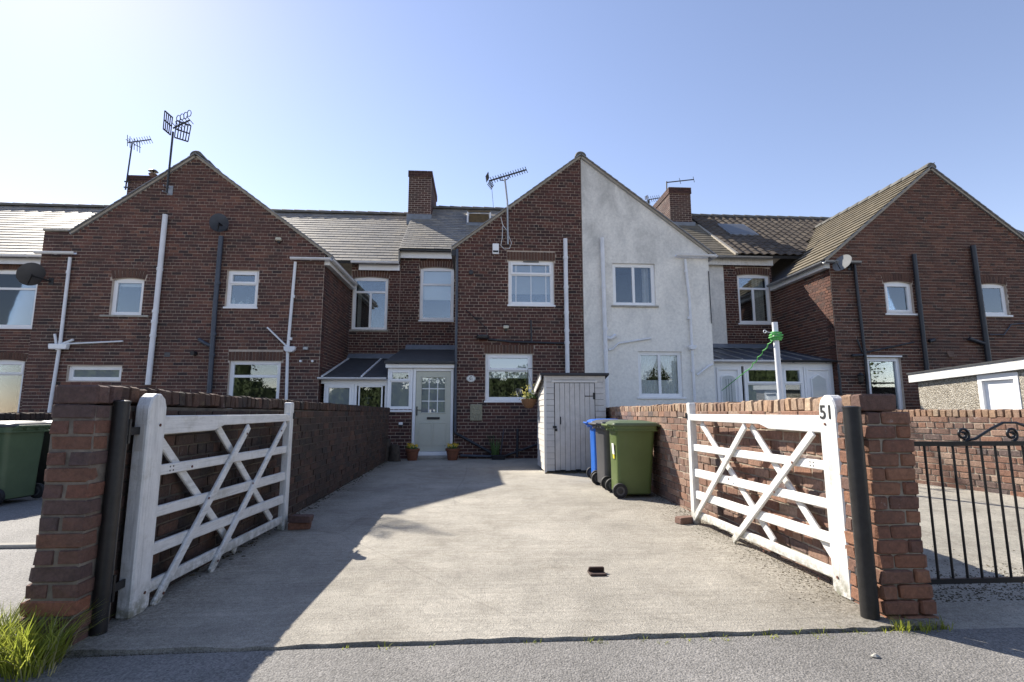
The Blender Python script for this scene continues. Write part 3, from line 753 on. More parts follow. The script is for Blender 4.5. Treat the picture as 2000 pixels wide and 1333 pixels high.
wallpipe(hl, [(107, 653), (110, 672)], YF-.06, .03, 'white_pipe', 'waste_pipe'); wallpipe(hl, [(143, 664), (122, 672)], YF-.06, .03, 'white_pipe', 'waste_pipe'); wallpipe(hl, [(240, 667), (130, 672)], YF-.05, .022, 'white_pipe', 'waste_pipe')
wallpipe(hl, [(323, 420), (305, 600), (289, 752)], YF-.09, .062, 'white_pipe', 'soil_pipe', (.33, .58, .64, .72))
wallpipe(hl, [(432, 462), (420, 600), (408, 775)], YF-.09, .058, 'slate_pipe', 'soil_pipe', (.3, .62, .75))
wallpipe(hl, [(388, 663), (402, 672), (413, 676)], YF-.08, .045, 'slate_pipe', 'branch_pipe')
fl = onY(382, 691, YF); put('flue_outlet', MB().tube([fl, fl+Vector((0, -.16, -.01))], [.06, .055], 14), 'black_plastic', hl, smooth=40)
vp = onY(327, 693, YF); put('air_vent', MB().fbox(FF, vp.x-.07, vp.x+.07, 0, .012, vp.z-.06, vp.z+.06), 'grey_plastic', hl, bevel=.004)
lp = onY(598, 683, YF); put('wall_vent', MB().fbox(FF, lp.x-.06, lp.x+.06, .0, .09, lp.z-.02, lp.z+.06), 'galvanised', hl, bevel=.01)
for u in (588, 611):
    q = onY(u, 706, YF); put('pipe_outlet', MB().tube([q, q+Vector((0, -.06, 0))], .03, 10), 'white_pipe', hl, smooth=40)
# left chimney
cA = onY(251, 345, 18.6); cB = onY(311, 345, 18.6)
def chimney(owner, bset, x0, x1, y0, y1, zb, zt, mat, sides='fl'):
    c = put('chimney', MB().box(x0, y0, zb, x1, y1, zt-.01), 'mortar', owner)
    rr = random.Random(int(x0*7)); row = 0; z = zb
    faces = [(Frame(x0, y0, 1, 0), x1-x0)]
    if 'r' in sides: faces.append((Frame(x1, y0, 0, 1), y1-y0))
    if 'l' in sides: faces.append((Frame(x0, y1, 0, -1), y1-y0))
    while z < zt-.03:
        ov = .03 if z > zt-.28 else 0
        for fr, W in faces:
            x = -ov-(BL/2 if row % 2 else 0)
            while x < W+ov:
                a, b = max(x, -ov), min(x+BL, W+ov); x += BL
                if b-a < .03: continue
                bset.add(c, fr.p((a+b)/2, ov-.026+rr.uniform(-.002, .002), z+CO/2), fr.ang, (b-a-.012, .06, CO-.012), mat, 'fine', 0, .4)
        z += CO; row += 1
    put('chimney_cap', MB().box(x0-.03, y0-.03, zt-.005, x1+.03, y1+.03, zt+.045), 'cement', c, bevel=.015)
    return c
ch = chimney(hl, bl, cA.x, cB.x, 18.6, 20.2, 7.6, cA.z, 'brick_chimney', 'r')
for u, w in ((297, 9), (316, 7)):
    p = onY(u, 343, 18.9); zt = cA.z if u < 310 else cA.z-.35
    pot = put('chimney_pot', MB().lathe([(.13, 0), (.12, .05), (.11, .22), (.145, .24), (.145, .27)], (p.x, 18.95, zt), 14), 'pot_clay', hl, smooth=40)
    put('cowl', MB().lathe([(.02, .27), (.02, .36), (.17, .38), (.12, .43), (.02, .45)], (p.x, 18.95, zt), 14), 'black_metal', pot, smooth=40)
bl.build(hl, 300)

# ---- middle house, number 51 ---------------------------------------
hm = thing('terraced_house', 'brick terraced house with half gable, porch and rooflight at the end of the drive', 'house', (1, YF, 0))
bm_ = Bricks()
GM0, GMP, GM1 = -.62, 2.77, 6.28; GMZ = 8.19; GME = 5.52
WU = midrect(993, 509, 1082, 596, YF); WD = midrect(948, 691, 1040, 783, YF)
wall(hm, bm_, FF, GM0, GMP, 0, [(GM0, GME+.02), (GMP, GMZ)], [WU, WD], 'brick_middle', arches=[(WU[0], WU[1], WU[3], 0), (WD[0], WD[1], WD[3], 0)], zvis=.5, seed=5)
bars = lambda n: [(i/n, (i+1)/n) for i in range(n)]
wu = window(hm, FF, *WU, [(0, 1, .71, 1, 1), (0, 1, 0, .71, 0)], sill='upvc', sillw=.03, blind=('venetian', .74))
for q in (.17, .5, .83):
    x = WU[0]+(WU[1]-WU[0])*q; put('glazing_bar', MB().fbox(FF, x-.009, x+.009, -.090, -.082, WU[2]+.09, WU[3]-.09), 'upvc', wu)
put('trickle_vent', MB().fbox(FF, WU[0]+.4, WU[1]-.4, -.039, -.02, WU[3]-.042, WU[3]-.016), 'lid_grey', wu, bevel=.004)
wd = window(hm, FF, *WD, [(0, 1, .66, 1, 1, 'glass_frosted'), (0, 1, 0, .66, 0)], sill='upvc', sillw=.03, room='room_warm')
put('roller_blind', MB().fbox(FF, WD[0]+.07, WD[1]-.07, -.20, -.195, WD[2]+(WD[3]-WD[2])*.48, WD[2]+(WD[3]-WD[2])*.66), 'net_curtain', wd)
FSM = Frame(GM0, YB, 0, -1); wall(hm, bm_, FSM, 0, YB-YF-.003, 0, [(0, GME-.12), (3, GME-.12)], [], 'brick_middle', seed=6, bricked=False)
W5 = midrect(820, 522, 886, 626, YB)
wall(hm, bm_, FB, SPLIT+.003, GM0-.002, 0, [(SPLIT, 6.28), (GM0, 6.28)], [(*W5, .05)], 'brick_middle', arches=[(W5[0], W5[1], W5[3], .05)], zvis=3.2, seed=8)
window(hm, FB, *W5, [(0, 1, .70, 1, 0), (0, 1, 0, .70, 0)], arch=.05, sill='upvc', sillw=.02, blind=('roller', .60))
EZm, RZm = 6.33, 9.10
rfm = slab([(SPLIT, YE-.14, EZm-.05), (GMP, YE-.14, EZm-.05), (GMP, YR, RZm), (SPLIT, YR, RZm)], .10, 'roof', 'felt_roof', hm)
sm_ = Bricks(); gabM = lambda X: GMZ+.06-abs(X-GMP)*.787
lay(sm_, rfm, (SPLIT, YE-.17, EZm-.06), (GMP, YE-.17, EZm-.06), (SPLIT, YR, RZm), (GMP, YR, RZm), .20, .27, 'slate', keep=lambda c: not (GM0-.1 < c.x and gabM(c.x) > c.z+.1), seed=9)
sm_.build(hm, 300, 'slate', 'slating')
ridge_tiles(rfm, (SPLIT, YR, RZm+.02), (GMP, YR, RZm+.02))
slab([(SPLIT, 23, EZm), (GMP, 23, EZm), (GMP, YR, RZm), (SPLIT, YR, RZm)], .1, 'rear_roof', 'slate_blue', hm)
put('fascia', MB().box(SPLIT+.005, YE+.03, EZm-.30, GM0-.2, YE+.06, EZm-.09), 'upvc', hm)
put('eaves_edge', MB().box(SPLIT-.02, YE-.2, EZm-.115, GM0-.2, YE-.03, EZm-.085), 'black_plastic', hm)
put('party_upstand', MB().hexa([(SPLIT-.03, YE-.16, EZ-.1), (SPLIT+.0, YE-.16, EZ-.1), (SPLIT, YR, RZ-.1), (SPLIT-.03, YR, RZ-.1), (SPLIT-.03, YE-.16, EZm-.08), (SPLIT, YE-.16, EZm-.08), (SPLIT, YR, RZm), (SPLIT-.03, YR, RZm)]), 'cement', hm)
g = gable_roof(hm, GM0-.16, GM1, GMP, GMZ+.07, GME-.02, 0, 18.6, do=(1, 0))
verge(g, (GM0-.14, YF, GME), (GMP, YF, GMZ+.07))
ridge_tiles(g, (GMP, YF-.08, GMZ+.07), (GMP, 18.3, GMZ+.07))
put('eaves_board', MB().box(GM0-.14, YF-.04, GME-.22, GM0-.01, YB-.1, GME-.06), 'black_plastic', hm)
# rooflight, propped open
a = onY(912, 432, 18.05); pl = lambda Y: EZm-.06+(Y-YE+.17)*(RZm-EZm+.06)/(YR-YE+.17)
x0, x1 = onY(914, 428, 18.1).x, onY(957, 428, 18.1).x; y0, y1 = 17.75, 18.75
rl_ = put('rooflight', MB().hexa([(x0-.06, y0-.05, pl(y0)-.02), (x1+.06, y0-.05, pl(y0)-.02), (x1+.06, y1, pl(y1)-.02), (x0-.06, y1, pl(y1)-.02), (x0-.06, y0-.05, pl(y0)+.09), (x1+.06, y0-.05, pl(y0)+.09), (x1+.06, y1, pl(y1)+.09), (x0-.06, y1, pl(y1)+.09)]), 'lead', hm, bevel=.01)
zt = pl(y0)+.50
put('sash', MB().hexa([(x0, y0-.12, zt-.03), (x1, y0-.12, zt-.03), (x1, y1-.1, pl(y1)+.11), (x0, y1-.1, pl(y1)+.11), (x0, y0-.12, zt+.03), (x1, y0-.12, zt+.03), (x1, y1-.1, pl(y1)+.16), (x0, y1-.1, pl(y1)+.16)]), 'timber_brown', rl_, bevel=.01)
put('opening', MB().box(x0+.05, y0+.0, pl(y0)+.091, x1-.05, y0+.06, zt-.05), 'timber_brown', rl_)
for xx in (x0, x1): put('stay', MB().beam((xx, y0-.05, pl(y0)+.09), (xx, y0-.1, zt-.03), .05, .06), 'white_pipe', rl_)
cC = onY(799, 336, 18.35); cD = onY(843, 336, 18.35)
chimney(hm, bm_, cC.x, cD.x, 18.35, 20.6, 7.4, cC.z, 'brick_chimney', 'r')
put('flashing', MB().box(cC.x-.03, 18.24, pl(18.3)-.25, cD.x+.04, 18.335, pl(18.3)+.16), 'lead', hm, bevel=.01)
bm_.build(hm, 300)
wallpipe(hm, [(893, 487), (892, 600), (890, 720), (889, 845)], YF-.06, .034, 'slate_pipe', 'downpipe', (.25, .62))
q0 = onY(889, 846, YF-.06); q1 = onY(960, 885, YF-.08)
pipe(hm, [q0, q1], .034, 'black_pipe', 'drain_pipe')
wallpipe(hm, [(899, 890), (962, 892)], YF-.07, .03, 'slate_pipe', 'drain_pipe')
wallpipe(hm, [(980, 893), (1050, 868)], YF-.06, .026, 'black_pipe', 'drain_pipe')
wallpipe(hm, [(1010, 893), (1011, 838)], YF-.07, .03, 'black_pipe', 'drain_pipe')
wallpipe(hm, [(1104, 467), (1109, 760)], YF-.09, .058, 'white_pipe', 'soil_pipe', (.13, .33, .50, .62, .70))
wallpipe(hm, [(955, 663), (1000, 668), (1102, 671)], YF-.05, .026, 'black_pipe', 'waste_pipe')
wallpipe(hm, [(1037, 626), (1038, 669)], YF-.045, .022, 'black_pipe', 'waste_pipe')
q = onY(920, 533, YF); put('flue_outlet', MB().tube([q+Vector((0, -.004, 0)), q+Vector((0, -.05, 0))], [.065, .06], 14), 'black_plastic', hm, smooth=40)
# ---- white rendered house -------------------------------------------
hw = thing('terraced_house', 'white rendered terraced house with half gable beside the shed', 'house', (4.5, YF, 0))
WWu = midrect(1197, 515, 1280, 597, YF); WWd = midrect(1247, 687, 1333, 776, YF)
bw = Bricks()
wall(hw, bw, FF, GMP+.012, GM1, 0, [(GMP, GMZ), (GM1, GME)], [WWu, WWd], mortar='render', bricked=False)
window(hw, FF, *WWu, [(0, .5, 0, 1, 0), (.5, 1, 0, 1, 0)], sill='stone_sill', blind=('curtain', (.78, .95)), gl='glass_dark')
window(hw, FF, *WWd, [(0, .5, 0, 1, 0), (.5, 1, 0, 1, 0)], sill='upvc', blind=('nets', 0), gl='glass_dark', room='room_warm')
WSP = 8.10
wall(hw, bw, FB, GM1+.25, WSP, 0, [(GM1, 6.2), (WSP, 6.2)], [], mortar='render', bricked=False)
wall(hw, bw, Frame(GM1, YF, 0, 1), .003, YB-YF, 0, [(0, GME-.1), (3, GME-.1)], [], mortar='render', bricked=False)
g = gable_roof(hw, 0, GM1+.2, GMP+.002, GMZ+.07, 0, GME-.08, 18.6, do=(0, 1)); verge(g, (GM1+.18, YF, GME-.07), (GMP+.02, YF, GMZ+.07))
EZr, RZr = 6.36, 9.04; WRF = 8.45
rfw = slab([(GMP+.01, YE-.14, EZr-.10), (WRF, YE-.14, EZr-.10), (WRF, YR, RZr-.05), (GMP+.01, YR, RZr-.05)], .09, 'roof', 'felt_roof', hw)
sw_ = Bricks(); gabW = lambda X: GMZ+.06-abs(X-GMP)*.78
lay(sw_, rfw, (GMP+.01, YE-.16, EZr-.11), (WRF, YE-.16, EZr-.11), (GMP+.01, YR, RZr-.05), (WRF, YR, RZr-.05), .235, .30, 'tile_tan', keep=lambda c: gabW(c.x) < c.z+.1 or c.x > GM1+.2, seed=11)
sw_.build(hw, 300, 'slate', 'slating')
slab([(GMP+.01, 23, EZr), (22, 23, EZr), (22, YR, RZr), (GMP+.01, YR, RZr)], .1, 'rear_roof', 'slate_blue', hw)
gutter(hw, (GM1+.16, YF-.14, 5.42), (GM1+.16, YB-.2, 5.42), 'white_pipe'); gutter(hw, (onY(1320, 497, YF-.14).x, YF-.14, 5.42), (GM1+.16, YF-.14, 5.42), 'white_pipe')
put('fascia', MB().box(GM1+.3, YE+.03, EZr-.36, 9.75, YE+.06, EZr-.15), 'white_paint', hw); gutter(hw, (GM1+.3, YE-.17, EZr-.13), (9.6, YE-.17, EZr-.13), 'galvanised')
wallpipe(hw, [(1176, 465), (1182, 655), (1187, 795)], YF-.09, .055, 'white_pipe', 'soil_pipe', (.3, .55, .68))
wallpipe(hw, [(1184, 660), (1193, 662), (1203, 655)], YF-.09, .05, 'white_pipe', 'branch_pipe'); wallpipe(hw, [(1189, 684), (1197, 682), (1208, 671), (1271, 661)], YF-.05, .026, 'white_pipe', 'waste_pipe')
wallpipe(hw, [(1338, 507), (1347, 590), (1358, 800)], YF-.06, .036, 'white_pipe', 'downpipe', (.08, .4, .75))
hop = onY(1352, 679, YF-.09); put('hopper', MB().loft([[(hop.x+sx*w, hop.y+sy*.06, hop.z+dz) for sx, sy in ((-1, -1), (1, -1), (1, 1), (-1, 1))] for w, dz in ((.06, -.06), (.1, 0), (.105, .05))]), 'white_pipe', hw, bevel=.01)
wallpipe(hw, [(1384, 530), (1390, 632)], YF-.02, .012, 'black_pipe', 'cable')
cE = onY(1307, 368, 18.5); cF = onY(1348, 368, 18.5)
chimney(hw, bw, cE.x, cF.x, 18.5, 20.4, 7.6, cE.z, 'brick_chimney', 'l'); bw.build(hw, 300)
plw = lambda Y: EZr-.11+(Y-YE+.16)*(RZr-.05-EZr+.11)/(YR-YE+.16)
put('flashing', MB().box(cE.x-.1, 18.40, plw(18.45)-.25, cF.x+.1, 18.485, plw(18.45)+.14), 'lead', hw, bevel=.01)
# ---- right house -----------------------------------------------------
hr = thing('terraced_house', 'brown brick terraced house on the right with brown tiled roof and black soil pipes', 'house', (13, YF, 0))
br = Bricks()
GR0, GRP, GR1 = 9.76, 13.06, 16.40; GRZ = 8.17; GRE = 5.50
W7 = midrect(1729, 550, 1783, 613, YF); W8 = midrect(1917, 554, 1968, 616, YF); W9 = midrect(1697, 698, 1765, 830, YF)
wall(hr, br, FF, GR0, GR1, 0, [(GR0, GRE), (GRP, GRZ), (GR1, GRE)], [(*W7, .05), (*W8, .05), W9], 'brick_right', arches=[(W7[0], W7[1], W7[3], .05), (W8[0], W8[1], W8[3], .05)], zvis=1.9, svis=(9, 15.6), seed=21)
window(hr, FF, *W7, [(0, 1, 0, 1, 1)], arch=.05, sill='upvc'); window(hr, FF, *W8, [(0, 1, 0, 1, 0)], arch=.05, sill='upvc', blind=('roller', .9)); w9 = window(hr, FF, *W9, [(0, 1, 0, 1, 1)], sill='upvc', room='room_dark')
put('head_drip', MB().fbox(FF, W9[0]-.02, W9[1]+.02, -.02, .05, W9[3], W9[3]+.04), 'upvc', w9)
FSR = Frame(GR0, YB, 0, -1)
wall(hr, br, FSR, 0, YB-YF-.003, 0, [(0, GRE-.16), (3, GRE-.16)], [], 'brick_right', zvis=3.0, seed=22)
WR_ = midrect(1442, 536, 1505, 632, YB)
wall(hr, br, FB, WSP+.003, GR0-.002, 0, [(WSP, 6.2), (GR0, 6.2)], [(*WR_, .05)], 'brick_middle', arches=[(WR_[0], WR_[1], WR_[3], .05)], zvis=3.2, seed=23)
window(hr, FB, *WR_, [(0, 1, .74, 1, 0), (0, .5, 0, .74, 0), (.5, 1, 0, .74, 0)], arch=.05, sill='upvc', blind=('curtain', (.56, .95)))
rfr = slab([(WRF+.005, YE-.14, EZr-.08), (22, YE-.14, EZr-.08), (22, YR, RZr), (WRF+.005, YR, RZr)], .09, 'roof', 'felt_roof', hr)
gabR = lambda X: GRZ+.07-abs(X-GRP)*.81; mainz = lambda Y: EZr+(Y-YE)*(RZr-EZr)/(YR-YE)
wavy_tiles(hr, rfr, (WRF, YE-.16, EZr-.06), (18, YE-.16, EZr-.06), (WRF, YR, RZr+.02), (18, YR, RZr+.02), .31, .29, 'concrete_tile', keep=lambda c: gabR(c.x) < c.z+.05 or c.x < GR0-.2, seed=3)
ridge_tiles(rfr, (GMP+.1, YR, RZr+.02), (20, YR, RZr+.02))
put('verge_mortar', MB().beam((WRF-.03, YE-.18, EZr-.05), (WRF-.03, YR-.9, RZr-.72), .10, .07), 'verge_cement', rfr)
ge = GRE-.13; gx0 = GR0-.16
grf = slab([(gx0, YF-.05, ge), (GRP, YF-.05, GRZ+.07), (GRP, 18.6, GRZ+.07), (gx0, 18.6, ge)], .06, 'gable_roof', 'felt_roof', hr)
slab([(GRP, YF-.05, GRZ+.07), (GR1+.2, YF-.05, GRE-.1), (GR1+.2, 18.6, GRE-.1), (GRP, 18.6, GRZ+.07)], .06, 'gable_roof', 'slate_blue', hr)
tb = Bricks(); lay(tb, grf, (gx0-.04, 18.6, ge-.02), (gx0-.04, YF-.09, ge-.02), (GRP, 18.6, GRZ+.08), (GRP, YF-.09, GRZ+.08), .28, .33, 'tile_tan', th=.022, lap=1.2, keep=lambda c: mainz(c.y) < c.z+.1, seed=31)
tb.build(hr, 300, 'flat_tile', 'flat_tiling')
ridge_tiles(grf, (GRP, YF-.10, GRZ+.09), (GRP, 18.3, GRZ+.09))
verge(grf, (gx0, YF, ge+.01), (GRP, YF, GRZ+.07)); verge(grf, (GR1+.2, YF, GRE-.1), (GRP, YF, GRZ+.07))
gutter(hr, (gx0-.08, YF-.1, ge-.05), (gx0-.08, YB-.15, ge-.05), 'galvanised', .065); put('soffit', MB().box(gx0+.0, YF-.02, ge-.22, GR0-.005, YB-.1, ge-.08), 'white_paint', hr)
gutter(hr, (gx0-.08, YF-.14, ge-.05), (onY(1680, 506, YF-.14).x, YF-.14, ge-.05), 'galvanised', .06)
skx0, skx1 = onY(1415, 437, 17.9).x, onY(1462, 437, 17.9).x
sk = put('rooflight', MB().hexa([(skx0-.06, 17.35, mainz(17.35)+.03), (skx1+.06, 17.35, mainz(17.35)+.03), (skx1+.06, 18.35, mainz(18.35)+.03), (skx0-.06, 18.35, mainz(18.35)+.03), (skx0-.06, 17.35, mainz(17.35)+.13), (skx1+.06, 17.35, mainz(17.35)+.13), (skx1+.06, 18.35, mainz(18.35)+.13), (skx0-.06, 18.35, mainz(18.35)+.13)]), 'lead', hr, bevel=.01)
put('pane', MB().hexa([(skx0, 17.42, mainz(17.42)+.12), (skx1, 17.42, mainz(17.42)+.12), (skx1, 18.28, mainz(18.28)+.12), (skx0, 18.28, mainz(18.28)+.12), (skx0, 17.42, mainz(17.42)+.14), (skx1, 17.42, mainz(17.42)+.14), (skx1, 18.28, mainz(18.28)+.14), (skx0, 18.28, mainz(18.28)+.14)]), 'lid_grey', sk)
wallpipe(hr, [(1668, 512), (1690, 700), (1698, 800)], YF-.07, .04, 'black_pipe', 'downpipe', (.3,)); wallpipe(hr, [(1785, 497), (1812, 735), (1820, 800)], YF-.09, .058, 'black_pipe', 'soil_pipe', (.35, .72)); wallpipe(hr, [(1900, 480), (1930, 695), (1945, 800)], YF-.10, .068, 'black_pipe', 'soil_pipe', (.17, .78))
wallpipe(hr, [(1785, 669), (1694, 688), (1690, 690)], YF-.05, .022, 'black_pipe', 'waste_pipe'); wallpipe(hr, [(1893, 662), (1908, 667), (1924, 672)], YF-.09, .05, 'black_pipe', 'branch_pipe'); wallpipe(hr, [(1815, 667), (1825, 664)], YF-.06, .05, 'black_pipe', 'branch_pipe')
wallpipe(hr, [(1664, 695), (1684, 694)], YF-.08, .04, 'black_pipe', 'branch_pipe'); wallpipe(hr, [(1674, 663), (1684, 688)], YF-.06, .022, 'black_pipe', 'waste_pipe'); wallpipe(hr, [(1932, 654), (1961, 654), (1975, 634), (2000, 632)], YF-.04, .016, 'slate_pipe', 'waste_pipe')
q = onY(1855, 692, YF); put('air_vent', MB().hexa([(q.x-.09, YF, q.z-.08), (q.x+.09, YF, q.z-.08), (q.x+.09, YF-.07, q.z-.08), (q.x-.09, YF-.07, q.z-.08), (q.x-.09, YF, q.z+.08), (q.x+.09, YF, q.z+.08), (q.x+.09, YF-.01, q.z+.08), (q.x-.09, YF-.01, q.z+.08)]), 'pot_clay', hr)
br.build(hr, 300)

# ================================================================== PORCH AND LEAN-TOS
po = thing('porch', 'white framed porch with sage green door and dark felt lean-to roof', 'porch', (-1.5, 13.36, 0))
FP = Frame(0, 13.36, 1, 0); bp = Bricks(); PX0, PX1 = -2.34, GM0-.01
pw = wall(po, bp, FP, PX0, -1.70, 0, [(PX0, 1.215), (-1.70, 1.215)], [], 'brick_middle', thick=.12, zvis=0, seed=41); bp.build(po, 300)
dz0, dz1 = .17, 2.29; dx0, dx1 = -1.69, GM0-.03
window(po, FP, PX0, -1.70, 1.22, 2.29, [(0, 1, .72, 1, 1), (0, 1, 0, .72, 0, 'glass_frosted')], sill='upvc', sillw=.0, recess=.0, room='room_warm')
mb = MB(); f = .07
mb.fbox(FP, dx0, dx0+f, -.09, .012, dz0-.05, dz1); mb.fbox(FP, dx1-f, dx1, -.09, .012, dz0-.05, dz1); mb.fbox(FP, dx0+f, dx1-f, -.09, .012, dz1-f, dz1)
put('door_frame', mb, 'upvc', po, bevel=.006)
put('threshold', MB().fbox(FP, dx0+f, dx1-f, -.09, .05, dz0-.09, dz0+.005), 'upvc', po, bevel=.006)
put('step', MB().fbox(FP, dx0-.05, dx1+.02, -.02, .16, .0, dz0-.092), 'cement', po, bevel=.012)
a, b = dx0+f+.006, dx1-f-.006; z0, z1 = dz0+.012, dz1-f-.006; w = b-a; gx0, gx1, gz0, gz1 = a+.115, b-.115, z0+.95, z1-.13
mb = MB(); mb.fbox(FP, a, gx0, -.06, -.015, z0, z1); mb.fbox(FP, gx1, b, -.06, -.015, z0, z1); mb.fbox(FP, gx0, gx1, -.06, -.015, z0, gz0); mb.fbox(FP, gx0, gx1, -.06, -.015, gz1, z1)
dr = put('door', mb, 'sage_door', po)
put('pane', MB().fbox(FP, gx0, gx1, -.045, -.04, gz0, gz1), 'glass_frosted', dr)
mb = MB(); r = .028
mb.fbox(FP, gx0, gx0+r, -.03, -.004, gz0, gz1); mb.fbox(FP, gx1-r, gx1, -.03, -.004, gz0, gz1); mb.fbox(FP, gx0+r, gx1-r, -.03, -.004, gz0, gz0+r); mb.fbox(FP, gx0+r, gx1-r, -.03, -.004, gz1-r, gz1)
put('glazing_bead', mb, 'sage_door', dr, bevel=.006)
for i in (1, 2):
    x = gx0+(gx1-gx0)*i/3; put('glazing_bar', MB().fbox(FP, x-.01, x+.01, -.039, -.03, gz0+r, gz1-r), 'upvc', dr)
    z = gz0+(gz1-gz0)*i/3; put('glazing_bar', MB().fbox(FP, gx0+r, gx1-r, -.0385, -.0305, z-.01, z+.01), 'upvc', dr)
for i in (0, 1):
    x0 = a+.10+i*(w-.20)/2+(.02 if i else 0); x1 = x0+(w-.20)/2-.02; mb = MB()
    for q, n in ((0, -.009), (.022, -.014)): pass
    mb.fbox(FP, x0, x0+.018, -.02, -.006, z0+.14, z0+.72); mb.fbox(FP, x1-.018, x1, -.02, -.006, z0+.14, z0+.72); mb.fbox(FP, x0+.018, x1-.018, -.02, -.006, z0+.14, z0+.158); mb.fbox(FP, x0+.018, x1-.018, -.02, -.006, z0+.702, z0+.72)
    put('panel_moulding', mb, 'sage_door', dr, bevel=.005)
put('letterbox', MB().fbox(FP, a+w*.33, a+w*.70, -.016, .004, z0+.80, z0+.86), 'black_metal', dr, bevel=.006)
put('handle', MB().fbox(FP, a+.02, a+.05, -.016, -.004, z0+.90, z0+1.13).tube([FP.p(a+.035, -.004, z0+1.04), FP.p(a+.035, .045, z0+1.04), FP.p(a+.15, .045, z0+1.035)], .009, 8), 'black_metal', dr)
pr_ = slab([(PX0-.06, 13.18, 2.455), (GM0-.005, 13.18, 2.455), (GM0-.005, 16.08, 3.12), (PX0-.06, 16.08, 3.12)], .05, 'roof', 'felt_roof', po)
put('fascia', MB().fbox(FP, PX0-.05, GM0-.012, -.03, .10, 2.295, 2.395), 'upvc', po, bevel=.006)
put('roof_edge', MB().box(PX0-.07, 13.165, 2.40, GM0-.004, 13.20, 2.462), 'black_plastic', po)
put('side_wall', MB().box(PX0+.001, 13.44, 0, PX0+.08, 16.05, 2.40), 'upvc', po)
put('flashing', MB().hexa([(PX0+.05, 15.93, 3.095), (GM0-.006, 15.93, 3.095), (GM0-.006, 16.085, 3.13), (PX0+.05, 16.085, 3.13), (PX0+.05, 15.93, 3.11), (GM0-.006, 15.93, 3.11), (GM0-.006, 16.085, 3.26), (PX0+.05, 16.085, 3.26)]), 'lead', po)
put('backing', MB().box(PX0+.1, 14.6, 0, GM0-.02, 14.62, 2.38), 'room_warm', po)
def leanto(label, x0, x1, yf, ze, zw, cols, gut, roofmat='felt_roof', bars=()):
    th = thing('lean_to', label, 'lean-to', ((x0+x1)/2, yf, 0)); fr = Frame(0, yf, 1, 0)
    rf_ = slab([(x0, yf-.12, ze), (x1, yf-.12, ze), (x1, YB-.02, zw), (x0, YB-.02, zw)], .04, 'roof', roofmat, th)
    for q in bars:
        x = x0+(x1-x0)*q; put('glazing_bar', MB().beam((x, yf-.12, ze+.012), (x, YB-.05, zw+.012), .045, .03), 'upvc' if roofmat == 'felt_roof' else 'galvanised', rf_)
    put('flashing', MB().hexa([(x0, YB-.25, zw-.035), (x1, YB-.25, zw-.035), (x1, YB-.003, zw), (x0, YB-.003, zw), (x0, YB-.25, zw-.02), (x1, YB-.25, zw-.02), (x1, YB-.003, zw+.14), (x0, YB-.003, zw+.14)]), 'lead', th)
    for a, b, m in gut: gutter(th, (a, yf-.17, ze-.02), (b, yf-.17, ze-.02), m, .05)
    put('head_rail', MB().fbox(fr, x0, x1, -.08, -.005, ze-.17, ze-.04), 'upvc', th)
    return th, fr
lt, fr = leanto('low white glazed lean-to with grey roof beside the porch', GL1+.02, PX0-.02, 13.45, 2.06, 2.83, 0, [(GL1-.02, PX0-.03, 'white_pipe')], bars=(.03, .62))
window(lt, fr, GL1+.10, -3.20, .1, 1.90, [(0, 1, .30, 1, 1, 'glass_frosted'), (0, 1, 0, .30, 0, 'upvc')], sill=None, recess=.01, name='door', room='room_warm')
window(lt, fr, -3.195, -2.36, .75, 1.90, [(.06, .92, 0, 1, 0)], sill=None, recess=.01, room='room_warm')
put('panel', MB().fbox(fr, -3.195, -2.36, -.08, -.01, 0, .745), 'upvc', lt)
wallpipe(lt, [(611, 742), (610, 800)], 13.36, .035, 'white_pipe', 'downpipe')
q = onY(719, 780, 13.75); put('ornament', MB().lathe([(.05, -.12), (.02, -.06), (.02, 0), (.12, .0), (.10, .05), (.0, .09)], tuple(q), 14), 'lid_grey', lt, smooth=40)
rt, fr = leanto('white glazed conservatory with dark ribbed roof between the white and right houses', GM1+.02, GR0-.02, 13.50, 2.58, 3.24, 0, [(GM1+.02, 8.05, 'white_pipe'), (8.06, GR0+.15, 'black_plastic')], roofmat='slate_pipe', bars=(.08, .24, .40, .56, .72, .88))
xs = [onY(u, 750, 13.5).x for u in (1396, 1450, 1455, 1527, 1528, 1571, 1572, 1628)]
def arched_door(th, fr, x0, x1, zt, nm, peaked):
    window(th, fr, x0, x1, .1, zt, [(0, 1, 0, 1, 1, 'upvc')], sill=None, recess=.01, name='door', room='room_dark')
    w = x1-x0; c = (x0+x1)/2; hw_ = w*.235; k = 8; z0, z1 = 1.1, zt-.36
    top = [(c+hw_*math.cos(math.pi*i/k), z1+.09*math.sin(math.pi*i/k)) for i in range(k+1)] if not peaked else [(c+hw_, z1), (c, z1+.11), (c-hw_, z1)]
    o = put('door_light', MB().fprism(fr, [(c-hw_-.03, z0-.03), (c+hw_+.03, z0-.03)]+[(c+(q[0]-c)*1.14, q[1]+.03) for q in top], -.06, .0), 'upvc', th, bevel=.006)
    put('pane', MB().fprism(fr, [(c-hw_, z0), (c+hw_, z0)]+top, -.01, .004), 'glass_dark', o)
    return c, hw_, z0, z1, o
c, hw_, z0, z1, o = arched_door(rt, fr, xs[0], xs[1], 2.42, 'left', False)
for q in (-.4, 0, .4): put('lead_came', MB().fbox(fr, c+hw_*q-.005, c+hw_*q+.005, .004, .009, z0, z1), 'lead', o)
put('backing', MB().box(xs[0], 13.62, 0, xs[-1], 13.64, 1.0), 'room_dark', rt)
window(rt, fr, xs[2], xs[3], .9, 2.42, [(0, 1, .70, 1, 1), (0, 1, 0, .70, 0, 'glass_frosted')], sill=None, recess=.01)
window(rt, fr, xs[4], xs[5], .9, 2.42, [(0, 1, .70, 1, 1), (0, 1, 0, .70, 0)], sill=None, recess=.01)
